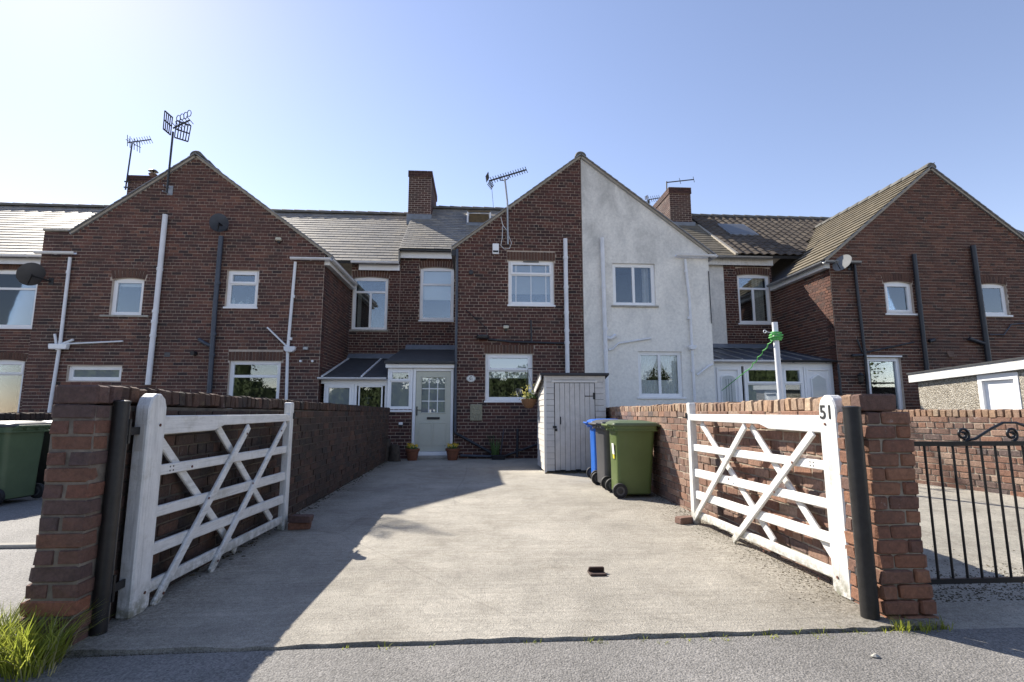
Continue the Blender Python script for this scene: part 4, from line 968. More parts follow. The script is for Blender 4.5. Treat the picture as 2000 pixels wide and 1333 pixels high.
put('panel', MB().fbox(fr, xs[2], xs[5], -.08, -.01, 0, .895), 'upvc', rt)
arched_door(rt, fr, xs[6], xs[7], 2.42, 'right', True)
wallpipe(rt, [(1392, 712), (1385, 715), (1362, 733)], YF-.06, .03, 'white_pipe', 'downpipe'); put('corner_post', MB().fbox(fr, xs[7], GR0-.02, -.08, -.005, 0, 2.42), 'upvc', rt)
wallpipe(rt, [(1637, 712), (1646, 800)], YF-.05, .03, 'black_pipe', 'downpipe')

# ================================================================== GARDEN WALLS, PIERS
def coping(bset, parent, fr, L, ztop, mat, seed, n=-.108, kind='worn', s0=0.0, hgt=.105):
    rr = random.Random(seed); s = s0
    while s < L:
        w = .075+rr.uniform(-.006, .006)
        bset.add(parent, fr.p(s+w/2, n+rr.uniform(-.007, .007), ztop(s)-hgt/2+rr.uniform(-.008, .006)), fr.ang, (w, .228+rr.uniform(-.01, .008), hgt+rr.uniform(-.008, .006)), mat, kind, rr.uniform(-.04, .04), 3.0)
        s += w+.010
yl0, yl1 = 3.14, 12.98
FLW = Frame(LEFT_X(yl0), yl0, LEFT_X(yl1)-LEFT_X(yl0), yl1-yl0); LL = yl1-yl0
wlt = thing('garden_wall', 'soot-dark brick wall with brick-on-edge coping behind the left gate', 'wall', (-2.2, 8, 0)); bs = Bricks()
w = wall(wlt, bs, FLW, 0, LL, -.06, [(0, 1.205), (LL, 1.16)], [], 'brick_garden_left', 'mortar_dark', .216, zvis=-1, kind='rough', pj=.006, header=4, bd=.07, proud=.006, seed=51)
coping(bs, w, FLW, LL, lambda s: 1.318-.045*s/LL, 'brick_garden_left', 52)
bs.build(wlt, 300)
yr0, yr1 = 3.2, 13.25
FRW = Frame(RIGHT_X(yr1), yr1, RIGHT_X(yr0)-RIGHT_X(yr1), yr0-yr1); LR = yr1-yr0
wrt = thing('garden_wall', 'sunlit orange-red brick wall with brick-on-edge coping behind the right gate', 'wall', (2.6, 8, 0)); bs = Bricks()
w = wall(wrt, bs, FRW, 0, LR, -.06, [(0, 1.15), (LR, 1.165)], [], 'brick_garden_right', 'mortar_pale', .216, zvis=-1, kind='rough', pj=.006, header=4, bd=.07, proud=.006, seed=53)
coping(bs, w, FRW, LR, lambda s: 1.262+.012*s/LR+.006*math.sin(s*2.1), 'brick_coping', 54)
bs.build(wrt, 300)
FCW = Frame(6.16, 8.30, .30, -1.22); LC = 4.0
wct = thing('garden_wall', 'brick yard wall half in shadow behind the black iron gate', 'wall', (6.6, 6.8, .1)); bs = Bricks()
w = wall(wct, bs, FCW, 0, LC, .03, [(0, 1.095), (LC, 1.095)], [], 'brick_garden_right', 'mortar_pale', .216, zvis=-1, kind='rough', pj=.005, header=4, bd=.07, proud=.006, seed=55, svis=(1.0, 4.2))
coping(bs, w, FCW, LC, lambda s: 1.205, 'brick_coping', 56); bs.build(wct, 300)
FFW = Frame(-7.0, 4.5, 0, 1)
wft = thing('garden_wall', 'low dark brick wall behind the bins at the left edge', 'wall', (-7, 8, 0)); bs = Bricks()
w = wall(wft, bs, FFW, 0, 8.0, -.06, [(0, 1.05), (8, 1.05)], [], 'brick_garden_left', 'mortar_dark', .216, zvis=-1, kind='rough', header=4, bd=.07, seed=57, svis=(1.5, 5))
coping(bs, w, FFW, 8.0, lambda s: 1.158, 'brick_garden_left', 58); bs.build(wft, 300)

def brick_pier_piece(bset, core, x0, x1, y0, y1, z, mat, rr, k='worn'):
    bset.add(core, ((x0+x1)/2+rr.uniform(-.004, .004), (y0+y1)/2+rr.uniform(-.004, .004), z+CO/2), rr.uniform(-.02, .02), (x1-x0, y1-y0, CO-.008), mat, k, rr.uniform(-.012, .012), 1)
# left pier: one brick wide, lower courses spreading to the left
pl_ = thing('brick_pier', 'worn brick gate pier at the left with white paint smear near its foot', 'pier', (-2.16, 3.03, 0)); bs = Bricks(); rr = random.Random(61)
x0, x1, y0, y1 = -2.275, -2.045, 2.91, 3.14
core = put('core', MB().box(x0+.006, y0+.006, -.06, x1-.006, y1+.05, 1.205), 'mortar_mid', pl_)
z = 1.215-CO*15; i = 0
while z < 1.20:
    bm2 = 'brick_bloom' if i == 2 else 'brick_pier_left'; sh = max(0, (5-i))*.010; wd_ = max(0, (5-i))*.004
    a, b = x0-sh-wd_, x1-sh*.3+wd_
    if i % 2: 
        m = a+(b-a)*.47; brick_pier_piece(bs, core, a, m-.005, y0, y1, z, 'brick_pier_left', rr); brick_pier_piece(bs, core, m+.005, b, y0, y1, z, 'brick_pier_left', rr)
    else:
        m = (y0+y1)/2; brick_pier_piece(bs, core, a, b, y0, m-.005, z, bm2, rr); brick_pier_piece(bs, core, a, b, m+.005, y1, z, 'brick_pier_left', rr)
    z += CO; i += 1
bs.add(core, ((x0+x1)/2-.002, y0+.045, 1.265), .01, (.235, .085, .098), 'brick_pier_left', 'worn', .0, 1); bs.add(core, ((x0+x1)/2, y0+.145, 1.268), -.02, (.23, .085, .102), 'brick_pier_left', 'worn', .01, 1)
bs.build(pl_, 300)
# right pier: brick and a half square, pinwheel bond
pr2 = thing('brick_pier', 'orange-red brick gate pier at the right beside the black steel post', 'pier', (2.44, 3.1, 0)); bs = Bricks(); rr = random.Random(62)
x0, x1, y0, y1 = 2.335, 2.625, 2.985, 3.27
core = put('core', MB().box(x0+.014, y0+.014, -.06, x1-.014, y1-.01, 1.165), 'mortar_pale', pr2)
z = 1.175-CO*15; i = 0
while z < 1.16:
    j = max(0, 5-i)*.005; A, B, C, D = x0+rr.uniform(-.004, .004), x1+j+rr.uniform(-.004, .004), y0-j, y1; h = .095; g_ = .005
    if i % 2: q = [(A, B-h-g_, C, C+h), (B-h+g_, B, C, D-h-g_), (A+h+g_, B, D-h+g_, D), (A, A+h, C+h+g_, D)]
    else: q = [(A, A+h-g_, C, D-h-g_), (A+h+g_, B, C, C+h), (B-h, B, C+h+g_, D), (A, B-h-g_, D-h+g_, D)]
    for s in q: brick_pier_piece(bs, core, *s, z, 'brick_pier_right', rr)
    z += CO; i += 1
bs.add(core, (2.435, y0+.05, 1.228), .0, (.235, .09, .100), 'brick_pier_right', 'worn', .0, 1)
for k in range(2): bs.add(core, (2.50+rr.uniform(-.01, .01), y0+.135+.083*k, 1.228), .02, (.235, .076, .104), 'brick_coping', 'worn', 0, 1)
bs.build(pr2, 300)
# garage behind the cross wall
gg = thing('garage', 'low pebbledash outbuilding with white fascia and white door behind the yard wall', 'garage', (9.5, 9, 0))
GX = 10.3; FG = Frame(GX, 12, 0, -1)
S_ = lambda u, v: 12-onX(u, v, GX).y
ga0, ga1 = S_(1795, 770), S_(2060, 770); gd0, gd1 = S_(1912, 765), S_(1993, 765)
zf = lambda s: 2.05+(s-ga0)*.045
mbg = MB(); mbg.fprism(FG, [(ga0, -.05), (gd0, -.05), (gd0, zf(gd0)-.1), (ga0, zf(ga0)-.1)], -3.0, 0); mbg.fprism(FG, [(gd1, -.05), (ga1, -.05), (ga1, zf(ga1)-.1), (gd1, zf(gd1)-.1)], -3.0, 0); mbg.fprism(FG, [(gd0, 1.93), (gd1, 1.93), (gd1, zf(gd1)-.1), (gd0, zf(gd0)-.1)], -3, 0)
put('wall', mbg, 'pebbledash', gg)
put('fascia', MB().fprism(FG, [(ga0-.14, zf(ga0)-.19), (ga1, zf(ga1)-.19), (ga1, zf(ga1)+.0), (ga0-.14, zf(ga0)+.0)], .02, .10), 'white_paint', gg, bevel=.004)
put('roof', MB().fprism(FG, [(ga0-.16, zf(ga0)+.002), (ga1+.1, zf(ga1)+.002), (ga1+.1, zf(ga1)+.04), (ga0-.16, zf(ga0)+.04)], -3.1, .12), 'felt_roof', gg)
mb = MB(); mb.fbox(FG, gd0, gd0+.09, -.1, .015, 0, 1.93); mb.fbox(FG, gd1-.09, gd1, -.1, .015, 0, 1.93); mb.fbox(FG, gd0+.09, gd1-.09, -.1, .015, 1.80, 1.93)
put('door_frame', mb, 'upvc', gg, bevel=.006); put('door', MB().fbox(FG, gd0+.09, gd1-.09, -.09, -.05, 0, 1.80), 'upvc', gg)

# ================================================================== STEEL POSTS, GATES
def steel_post(x, y, zt, r, label):
    o = thing('gate_post', label, 'gate post', (x, y, 0))
    put('tube', MB().lathe([(r, -.06), (r, zt)], (x, y, 0), 24), 'steel_post', o, smooth=40)
    put('cap', MB().lathe([(r+.003, zt-.004), (r+.003, zt+.006), (.03, zt+.012)], (x, y, 0), 24), 'steel_post', o, smooth=40)
    return o
pA = steel_post(-2.018, 3.06, 1.225, .040, 'black round steel hanging post beside the left pier'); pB = steel_post(2.262, 3.00, 1.195, .048, 'black round steel hanging post beside the right pier')
for o, x, y in ((pA, -2.018, 3.06), (pB, 2.262, 3.0)):
    for z in (.20, 1.06):
        x2 = x if x < 0 else 2.36
        put('hinge', MB().beam((x, y+.03, z), (x2, 3.236, z), .012, .045).tube([(x+(x2-x)*.4, y+.08, z-.07), (x+(x2-x)*.4, y+.08, z+.07)], .012, 8), 'black_metal', o)
def gate(label, fr, L, flip, number=None):
    """five-bar gate; s runs from the hanging stile"""
    o = thing('wooden_gate', label, 'gate', tuple(fr.p(L/2, 0, 0)), group='white five-bar drive gates')
    m = (lambda s: L-s) if flip else (lambda s: s)
    def pr(name, pts, n0, n1, mat='white_paint', bev=.006, parent=None):
        q = [(m(s), z) for s, z in pts]
        if flip: q = q[::-1]
        return put(name, MB().fprism(fr, q, n0, n1), 'white_paint_rail' if mat == 'white_paint' and 'stile' not in name else mat, parent or o, bevel=bev)
    W = .168; top = [(W-.0, 1.20), (W-.022, 1.255), (W-.06, 1.283), (.06, 1.283), (.022, 1.255), (0, 1.20)]
    hs = pr('hanging_stile', [(0, .0), (W-.05, -.005), (W, .02)]+top, -.043, .043, bev=.009)
    pr('slam_stile', [(L-.085, .0), (L-.01, .0), (L, .03), (L, 1.255), (L-.012, 1.27), (L-.075, 1.27), (L-.085, 1.255)], -.035, .035)
    pr('top_rail', [(W, 1.03), (W+.62, 1.035), (W+.75, 1.07), (L-.085, 1.078), (L-.085, 1.148), (W, 1.148)], -.033, .033)
    for a, b, c, d in ((.775, .84, .757, .83), (.522, .587, .487, .572), (.296, .367, .262, .346), (.076, .147, .066, .139)):
        pr('rail', [(W, a), (L-.085, c), (L-.085, d), (W, b)], -.015, .015)
    def brace(p, q, n0, n1, w=.062):
        d = Vector((q[0]-p[0], q[1]-p[1])); e = Vector((-d.y, d.x)).normalized()*w/2
        P = [(p[0]-e.x, p[1]-e.y), (q[0]-e.x, q[1]-e.y), (q[0]+e.x, q[1]+e.y), (p[0]+e.x, p[1]+e.y)]
        ar = sum(P[i][0]*P[(i+1) % 4][1]-P[(i+1) % 4][0]*P[i][1] for i in range(4))
        pr('brace', P if ar > 0 else P[::-1], n0, n1)
    if not flip: bf = [((.225, -.01), (1.33, 1.05)), ((.87, .0), (2.12, 1.06))]; bk = [((.19, 1.03), (1.36, .03)), ((.93, 1.05), (2.05, .14))]
    else: bf = [((2.27, .03), (1.14, 1.05)), ((1.45, .02), (.26, 1.03))]; bk = [((2.09, 1.05), (.90, .14)), ((1.14, 1.05), (.17, .16))]
    for p, q in bf: brace(p, q, .0155, .040)
    for p, q in bk: brace(p, q, -.040, -.0155)
    for s, z in ((.11, .11), (.11, 1.09), (.30, .045), (.95, .06), (1.28, .99), (2.0, .99), (.75, .55), (1.45, .56), (.5, .80)):   # where braces cross the rails
        c = fr.p(m(s), .044 if s < .19 else .041, z); put('bolt_head', MB().tube([c, c+fr.nrm*.004], .009, 8), 'rust', o)
    for s in (.30, .335):
        for z in (.795, .82): c = fr.p(m(s), .0152, z); put('nail_hole', MB().tube([c, c+fr.nrm*.001], .006, 6), 'ink', o)
    lc = fr.p(m(L-.01), .036, 1.10); put('latch', MB().beam(lc, lc+Vector((0, 0, .06)), .03, .02).beam(lc+Vector((0, 0, .01)), lc+fr.d*(.09 if not flip else -.09)+Vector((0, 0, .01)), .02, .012), 'black_metal', o)
    e = fr.p(m(-.001), 0, 1.02); put('mortice_line', MB().beam(e+Vector((0, 0, -.08)), e+Vector((0, 0, .08)), .045, .002, fr.d), 'shed_paint', o)
    return o, hs
def text_mesh(name, body, size, mat, loc, rot, parent=None, depth=.002):
    cu = bpy.data.curves.new(name, 'FONT'); cu.body = body; cu.size = size; cu.extrude = depth; cu.align_x = 'CENTER'; cu.align_y = 'CENTER'; cu.offset = size*.012
    to = bpy.data.objects.new(name+'_tmp', cu); COL.objects.link(to); bpy.context.view_layer.update()
    me = bpy.data.meshes.new_from_object(to.evaluated_get(bpy.context.evaluated_depsgraph_get())); bpy.data.objects.remove(to); bpy.data.curves.remove(cu)
    me.name = name; me.materials.clear(); me.materials.append(M[mat]); o = bpy.data.objects.new(name, me); COL.objects.link(o)
    if parent:
        o.parent = parent
        if parent.type == 'EMPTY': o.matrix_parent_inverse = Matrix.Translation(-parent.location)
    o.matrix_basis = Matrix.Translation(loc) @ rot; return o
FGL = Frame(-2.012, 3.235, .05, 2.35); LG = 2.31
gL, _ = gate('white wooden five-bar gate folded against the shaded left wall', FGL, LG, False)
FGR = Frame(2.315, 5.55, .062, -2.35)
gR, hs = gate('white wooden five-bar gate numbered 51 against the sunlit right wall', FGR, LG, True)
rot = Matrix((( FGR.d.x, 0, FGR.nrm.x, 0), (FGR.d.y, 0, FGR.nrm.y, 0), (0, 1, 0, 0), (0, 0, 0, 1)))
text_mesh('house_number', '51', .13, 'ink', FGR.p(LG-.09, .0445, 1.165), rot, gR)
# iron gate of the next yard
ig = thing('iron_gate', 'black wrought iron gate with scrolled top at the right edge', 'gate', (3.6, 3.22, 0))
yg = 3.22; xg0, xg1 = 2.66, 4.45
put('top_bar', MB().beam((xg0-.03, yg, .965), (xg1, yg, .965), .022, .03), 'black_metal', ig); put('bottom_bar', MB().beam((xg0-.03, yg, .115), (xg1, yg, .115), .022, .03), 'black_metal', ig)
x = xg0+.045
bar = None
while x < xg1:
    if bar is None: bar = put('bar', MB().tube([(0, 0, .13), (0, 0, .95)], .0075, 8), 'black_metal', ig, smooth=40); bar.matrix_parent_inverse = Matrix.Translation((-3.6, -3.22, 0)); bar.location = (x, yg, 0)
    else:
        c = bar.copy(); COL.objects.link(c); c.parent = ig; c.matrix_parent_inverse = Matrix.Translation((-3.6, -3.22, 0)); c.location = (x, yg, 0)
    x += .098
put('end_stile', MB().beam((xg0-.02, yg, .03), (xg0-.02, yg, .98), .025, .025), 'black_metal', ig)
def spiral(cx, cz, r0, turns, a0, sgn):
    return [(cx+sgn*(r0*(1-i/40*.78))*math.cos(a0+turns*2*math.pi*i/40), yg, cz+(r0*(1-i/40*.78))*math.sin(a0+turns*2*math.pi*i/40)) for i in range(41)]
for cx, sgn in ((3.18, 1), (3.52, 1)):
    put('scroll', MB().tube(spiral(cx, 1.025, .045, 1.6, R(-90), sgn), .009, 6), 'black_metal', ig, smooth=60)
put('scroll_rail', MB().tube([(3.18, yg, .985), (3.26, yg, .995), (3.38, yg, 1.06), (3.47, yg, 1.10), (3.56, yg, 1.10), (3.7, yg, 1.05), (3.9, yg, .985)], .009, 6), 'black_metal', ig, smooth=60)

# ================================================================== WHEELIE BINS
def rrect(hx, hy, r, z, cx=0, cy=0, k=4):
    pts = []
    for sx, sy, a0 in ((1, 1, 0), (-1, 1, 90), (-1, -1, 180), (1, -1, 270)):
        for i in range(k+1):
            a = R(a0+90*i/k); pts.append((cx+sx*(hx-r)+r*math.cos(a), cy+sy*(hy-r)+r*math.sin(a), z))
    return pts
def wheelie_bin(label, body, lid, loc, rz, sticker=False, tall=1.0):
    """local +x is the lid's front lip, -x the hinge and wheels"""
    o = thing('wheelie_bin', label, 'wheelie bin', loc, 'wheelie bins', rz, world=False)
    rings = [rrect(.20, .21, .05, .04, -.0), rrect(.235, .235, .06, .06, .0), rrect(.25, .245, .06, .40, .015), rrect(.272, .268, .06, .90, .03), rrect(.276, .272, .06, .92, .03), rrect(.305, .292, .06, .925, .03), rrect(.308, .294, .06, .975, .03)]
    put('body', MB().loft(rings), body, o, smooth=35)
    z = .978; rings = [rrect(.318, .300, .06, z, .035), rrect(.328, .304, .06, z+.018, .035), rrect(.318, .300, .07, z+.040, .03), rrect(.24, .24, .08, z+.066, .0), rrect(.10, .12, .05, z+.076, -.02)]
    l = put('lid', MB().loft(rings), lid, o, smooth=35)
    for y in (-.13, 0, .13): put('lid_rib', MB().beam((-.22, y, z+.060), (.20, y, z+.064), .022, .022), lid, l, bevel=.006)
    put('lid_lip', MB().beam((.37, -.26, z+.004), (.37, .26, z+.004), .05, .03), lid, l, bevel=.01)
    put('handle', MB().tube([(-.27, -.22, .95), (-.345, -.22, .985), (-.345, .22, .985), (-.27, .22, .95)], .016, 10).box(-.33, -.10, .94, -.27, -.06, .985).box(-.33, .06, .94, -.27, .10, .985), body, o, smooth=40)
    put('rim_lip', MB().loft([rrect(.315, .30, .06, .905, .03), rrect(.315, .30, .06, .924, .03)]), body, o, smooth=35)
    put('axle', MB().tube([(-.21, -.27, .10), (-.21, .27, .10)], .014, 8), 'black_metal', o)
    for y in (-.265, .265):
        w = put('wheel', MB().lathe([(.075, -.026), (.098, -.024), (.102, -.012), (.102, .012), (.098, .024), (.075, .026)], (-.21, y, .10), 24, 'y'), 'rubber', o, smooth=40)
        put('rim', MB().lathe([(.02, -.034), (.072, -.020), (.074, .020), (.02, .034)], (-.21, y, .10), 18, 'y'), 'black_plastic', w, smooth=30)
        put('hub_ring', MB().lathe([(.052, -.029), (.060, -.031), (.060, .031), (.052, .029)], (-.21, y, .10), 18, 'y'), 'grey_plastic', w, smooth=30)
    if sticker:
        p = [(-.262, -.10), (-.262, .07)]
        put('sticker', MB().hexa([(-.2545, -.16, .58), (-.2545, -.03, .58), (-.250, -.03, .58), (-.250, -.16, .58), (-.2645, -.16, .73), (-.2645, -.03, .73), (-.258, -.03, .73), (-.258, -.16, .73)]), 'sticker_white', o)
        put('sticker', MB().hexa([(-.2515, -.15, .52), (-.2515, -.05, .52), (-.247, -.05, .52), (-.247, -.15, .52), (-.2545, -.15, .575), (-.2545, -.05, .575), (-.250, -.05, .575), (-.250, -.15, .575)]), 'sticker_yellow', o)
    return o
wheelie_bin('olive green wheelie bin nearest the camera of the three by the shed', 'green_plastic', 'green_lid', (2.17, 7.38, 0), R(-3), True)
wheelie_bin('dark grey wheelie bin between the green and the blue one', 'grey_plastic', 'lid_grey', (2.17, 8.22, 0), R(3))
wheelie_bin('bright blue wheelie bin farthest back beside the shed', 'blue_plastic', 'blue_plastic', (2.22, 8.98, 0), R(-4))
wheelie_bin('dark green wheelie bin with glaring lid at the left edge', 'dark_green_plastic', 'lid_grey', (-6.28, 7.42, 0), R(172))
wheelie_bin('black wheelie bin half hidden behind the left pier', 'black_plastic', 'lid_grey', (-6.15, 8.25, 0), R(176))

# ================================================================== SHED
sh = thing('shed', 'small white painted wooden shed with plank door beside the bins', 'shed', (1.95, 10.8, 0))
sx0, sx1, sy0, sy1, sz = 1.30, 2.52, 10.12, 11.35, 1.90
FS1 = Frame(0, sy0, 1, 0); FS2 = Frame(sx0, sy1, 0, -1)
put('carcass', MB().box(sx0+.03, sy0+.03, .0, sx1-.03, sy1, sz-.02), 'black_plastic', sh)
dxa, dxb, dza, dzb = sx0+.20, sx1-.22, .05, 1.74
rr = random.Random(71); z = .04
while z < sz-.02:
    h = min(.115, sz-z); n = rr.uniform(.0, .004)
    for a, b in ((sx0, dxa-.012), (dxb+.012, sx1)):
        if z < dzb+.05: put('board', MB().hexa([FS1.p(s_, nn, zz) for zz, lift in ((z, .010), (z+h-.006, 0)) for s_, nn in ((a, .0+lift+n), (b, lift+n), (b, -.02), (a, -.02))]), 'shed_paint', sh)
    put('board', MB().hexa([FS2.p(s_, nn, zz) for zz, lift in ((z, .010), (z+h-.006, 0)) for s_, nn in ((0, lift+n), (sy1-sy0-.03, lift+n), (sy1-sy0-.03, -.02), (0, -.02))]), 'shed_paint', sh)
    z += .115
put('head_board', MB().fbox(FS1, sx0-.0, sx1, -.02, .012, dzb+.065, sz+.01), 'shed_paint', sh, bevel=.005); put('door_head', MB().fbox(FS1, dxa-.06, dxb+.06, -.02, .022, dzb+.012, dzb+.058), 'shed_paint_light', sh, bevel=.005)
put('corner_post', MB().box(sx0-.014, sy0-.014, 0, sx0+.035, sy0+.035, sz+.0), 'shed_paint_light', sh, bevel=.005)
n = 8; dr = put('door', MB().fbox(FS1, dxa+.01, dxb-.01, -.03, -.006, dza+.02, dzb-.01), 'black_plastic', sh)
for i in range(n):
    a = dxa+(dxb-dxa)*i/n+.003; b = dxa+(dxb-dxa)*(i+1)/n-.003; put('plank', MB().fbox(FS1, a, b, -.006, .014+rr.uniform(-.002, .002), dza+rr.uniform(-.01, .015), dzb), 'shed_paint', dr, bevel=.004)
put('hinge', MB().fbox(FS1, dxb-.20, dxb-.03, .0165, .021, 1.475, 1.492).fbox(FS1, dxb-.035, dxb+.012, .0165, .024, 1.42, 1.55), 'black_metal', dr); put('bolt', MB().fbox(FS1, dxa-.045, dxa+.03, .017, .035, .86, .90).fbox(FS1, dxa+.0, dxa+.04, .018, .04, .80, .85), 'black_metal', dr); put('keyhole_plate', MB().fbox(FS1, dxa+.10, dxa+.12, .0165, .021, .93, 1.08), 'black_metal', dr)
put('roof', MB().hexa([(sx0-.10, sy0-.10, sz+.0), (sx1+.06, sy0-.10, sz+.0), (sx1+.06, sy1+.05, sz-.28), (sx0-.10, sy1+.05, sz-.28), (sx0-.10, sy0-.10, sz+.04), (sx1+.06, sy0-.10, sz+.04), (sx1+.06, sy1+.05, sz-.24), (sx0-.10, sy1+.05, sz-.24)]), 'felt_roof', sh)
put('barge_board', MB().beam((sx0-.085, sy0-.09, sz-.05), (sx0-.085, sy1, sz-.33), .02, .11), 'shed_paint_light', sh, bevel=.004)

def leaves(mb, c, n, rad, size, rr, flat=1.0):
    for _ in range(n):
        v = Vector([rr.gauss(0, .5) for _ in range(3)]); v.z *= flat
        p = Vector(c)+v*rad; d = Vector([rr.uniform(-1, 1) for _ in range(3)]).normalized(); s_ = d.orthogonal().normalized(); l = size*rr.uniform(.6, 1.3)
        mb.poly([p, p+d*l*.5+s_*l*.3, p+d*l, p+d*l*.5-s_*l*.3])
# ================================================================== SMALL THINGS ON THE WALLS
def on_wall(name, label, cat, mb, mat, **k): return put(name, mb, mat, label=label, cat=cat, **k)
q = onY(968, 488, YF); o = thing('alarm_box', 'white alarm box high on the brick gable of the middle house', 'alarm box', tuple(q)); put('case', MB().fbox(FF, q.x-.085, q.x+.085, .009, .075, q.z-.14, q.z+.15), 'upvc', o, bevel=.015, seg=2); put('lens', MB().fbox(FF, q.x-.07, q.x+.07, .07, .082, q.z-.10, q.z-.045), 'ink', o, bevel=.005)
q = onY(920, 740, YF); o = thing('house_number_plaque', 'small oval white plaque with black number 51 right of the porch', 'plaque', tuple(q))
ov = [(q.x+.115*math.cos(2*math.pi*i/28), q.z+.09*math.sin(2*math.pi*i/28)) for i in range(28)]
put('plate', MB().fprism(FF, ov, .006, .022), 'plaque_white', o, bevel=.004); rot0 = Matrix(((1, 0, 0, 0), (0, 0, -1, 0), (0, 1, 0, 0), (0, 0, 0, 1)))
rng_ = [(q.x+.105*math.cos(2*math.pi*i/28), YF-.0225, q.z+.081*math.sin(2*math.pi*i/28)) for i in range(29)]; put('border', MB().tube(rng_, .003, 6), 'ink', o)
text_mesh('number', '51', .10, 'ink', (q.x, YF-.024, q.z-.012), rot0, o); put('star', MB().fprism(FF, [(q.x+(.022 if i % 2 == 0 else .009)*math.sin(math.pi*i/5), q.z+.052+(.022 if i % 2 == 0 else .009)*math.cos(math.pi*i/5)) for i in range(10)][::-1], .0222, .0245), 'ink', o)
q = onY(930, 806, YF); o = thing('wall_plaque', 'stone relief plaque with leaf pattern below the number plaque', 'plaque', tuple(q)); put('slab', MB().fbox(FF, q.x-.155, q.x+.155, .008, .04, q.z-.21, q.z+.21), 'bronze_plaque', o, bevel=.012)
for i, (dx, dz, an) in enumerate(((-.06, .10, .5), (.06, .10, -.5), (-.08, -.02, 1.0), (.08, -.02, -1.0), (0, -.1, 0), (-.05, -.12, .4), (.05, -.12, -.4))):
    c = Vector((q.x+dx, YF-.042, q.z+dz)); d = Vector((math.sin(-an), 0, math.cos(an))); a = Vector((d.z, 0, -d.x)); put('leaf_relief', MB().loft([[c+d*l+a*w_*math.cos(t_)+Vector((0, -.008*max(0, math.sin(t_)), 0)) for t_ in [2*math.pi*k/8 for k in range(8)]] for l, w_ in ((-.06, .003), (-.02, .02), (.03, .018), (.065, .003))]), 'bronze_plaque', o, smooth=50)
def lamp(u, v, label):
    q = onY(u, v, YF); o = thing('wall_light', label, 'wall light', tuple(q)); put('bracket', MB().fbox(FF, q.x-.03, q.x+.03, .005, .06, q.z-.09, q.z-.03), 'black_metal', o, bevel=.006); put('head', MB().fbox(FF, q.x-.07, q.x+.07, .03, .12, q.z-.03, q.z+.05), 'cream', o, bevel=.012)
lamp(988, 641, 'small floodlight above the lower window of the middle house'); lamp(546, 470, 'small cream wall light high on the left gable')
q = onY(783, 829, 13.36); o = thing('outside_socket', 'white outdoor socket box on the porch brickwork', 'socket', tuple(q)); put('case', MB().fbox(FP, q.x-.05, q.x+.05, .008, .06, q.z-.02, q.z+.05), 'upvc', o, bevel=.01); put('lower_half', MB().fbox(FP, q.x-.05, q.x+.05, .008, .05, q.z-.07, q.z-.021), 'black_plastic', o, bevel=.01)
q = onY(1674, 740, YF); o = thing('wall_lantern', 'dark lantern beside the conservatory of the right house', 'lantern', tuple(q)); put('cage', MB().lathe([(.03, -.14), (.06, -.10), (.075, .06), (.09, .08), (.02, .16)], (q.x, YF-.14, q.z), 6), 'black_metal', o); put('arm', MB().tube([(q.x, YF-.005, q.z-.1), (q.x, YF-.1, q.z-.16), (q.x, YF-.14, q.z-.12)], .012, 6), 'black_metal', o)
def dish(label, u, v, Y, face, wallp, r=.26, mat='grey_plastic', rim=None, elev=.45):
    c = onY(u, v, Y); n = Vector(face).normalized(); a = n.cross(Vector((0, 0, 1))).normalized(); b = a.cross(n)
    o = thing('satellite_dish', label, 'satellite dish', tuple(c)); rings = []
    prof = [(1.0, .16), (.85, .115), (.6, .058), (.3, .014), (.02, 0)]
    for side in (0, -.012):
        for q_, h in (prof if side == 0 else prof[::-1]): rings.append([c+n*(h*r+side)+(a*math.cos(t_)+b*math.sin(t_)*1.08)*r*q_ for t_ in [2*math.pi*k/24 for k in range(24)]])
    put('reflector', MB().loft(rings), mat, o, smooth=40)
    l0 = c-b*r*.95+n*.02; l1 = c+n*r*1.15-b*r*.55
    put('arm', MB().tube([c-n*.03, l0, l1], .012, 8), 'black_metal', o); put('receiver', MB().tube([l1-n*.02-b*.02, l1+(c-l1).normalized()*.09], [.035, .03], 10), 'lid_grey', o, smooth=40)
    w = Vector(wallp); put('bracket', MB().tube([c-n*.02, (c-n*.10), w], .02, 8), 'black_metal', o); put('foot_plate', MB().box(w.x-.06, w.y-.012, w.z-.09, w.x+.06, w.y+.004, w.z+.09), 'black_metal', o)
    return o
w0 = onY(100, 550, YF-.01); dish('dark satellite dish on the corner of the left gable above the white gutter pipe', 62, 537, 13.05, (-.75, .42, .45), (w0.x, YF-.005, w0.z), .28)
w0 = onY(440, 445, YF-.01); dish('satellite dish above the slate-grey pipe on the left gable', 428, 436, 13.0, (-.45, .62, .45), (w0.x, YF-.005, w0.z), .22, 'slate_pipe')
w0 = onY(1660, 522, YF-.01); dish('half lit satellite dish on the corner of the right house', 1646, 515, 13.0, (-.75, -.35, .45), (w0.x, YF-.005, w0.z), .25, 'dish_grey')
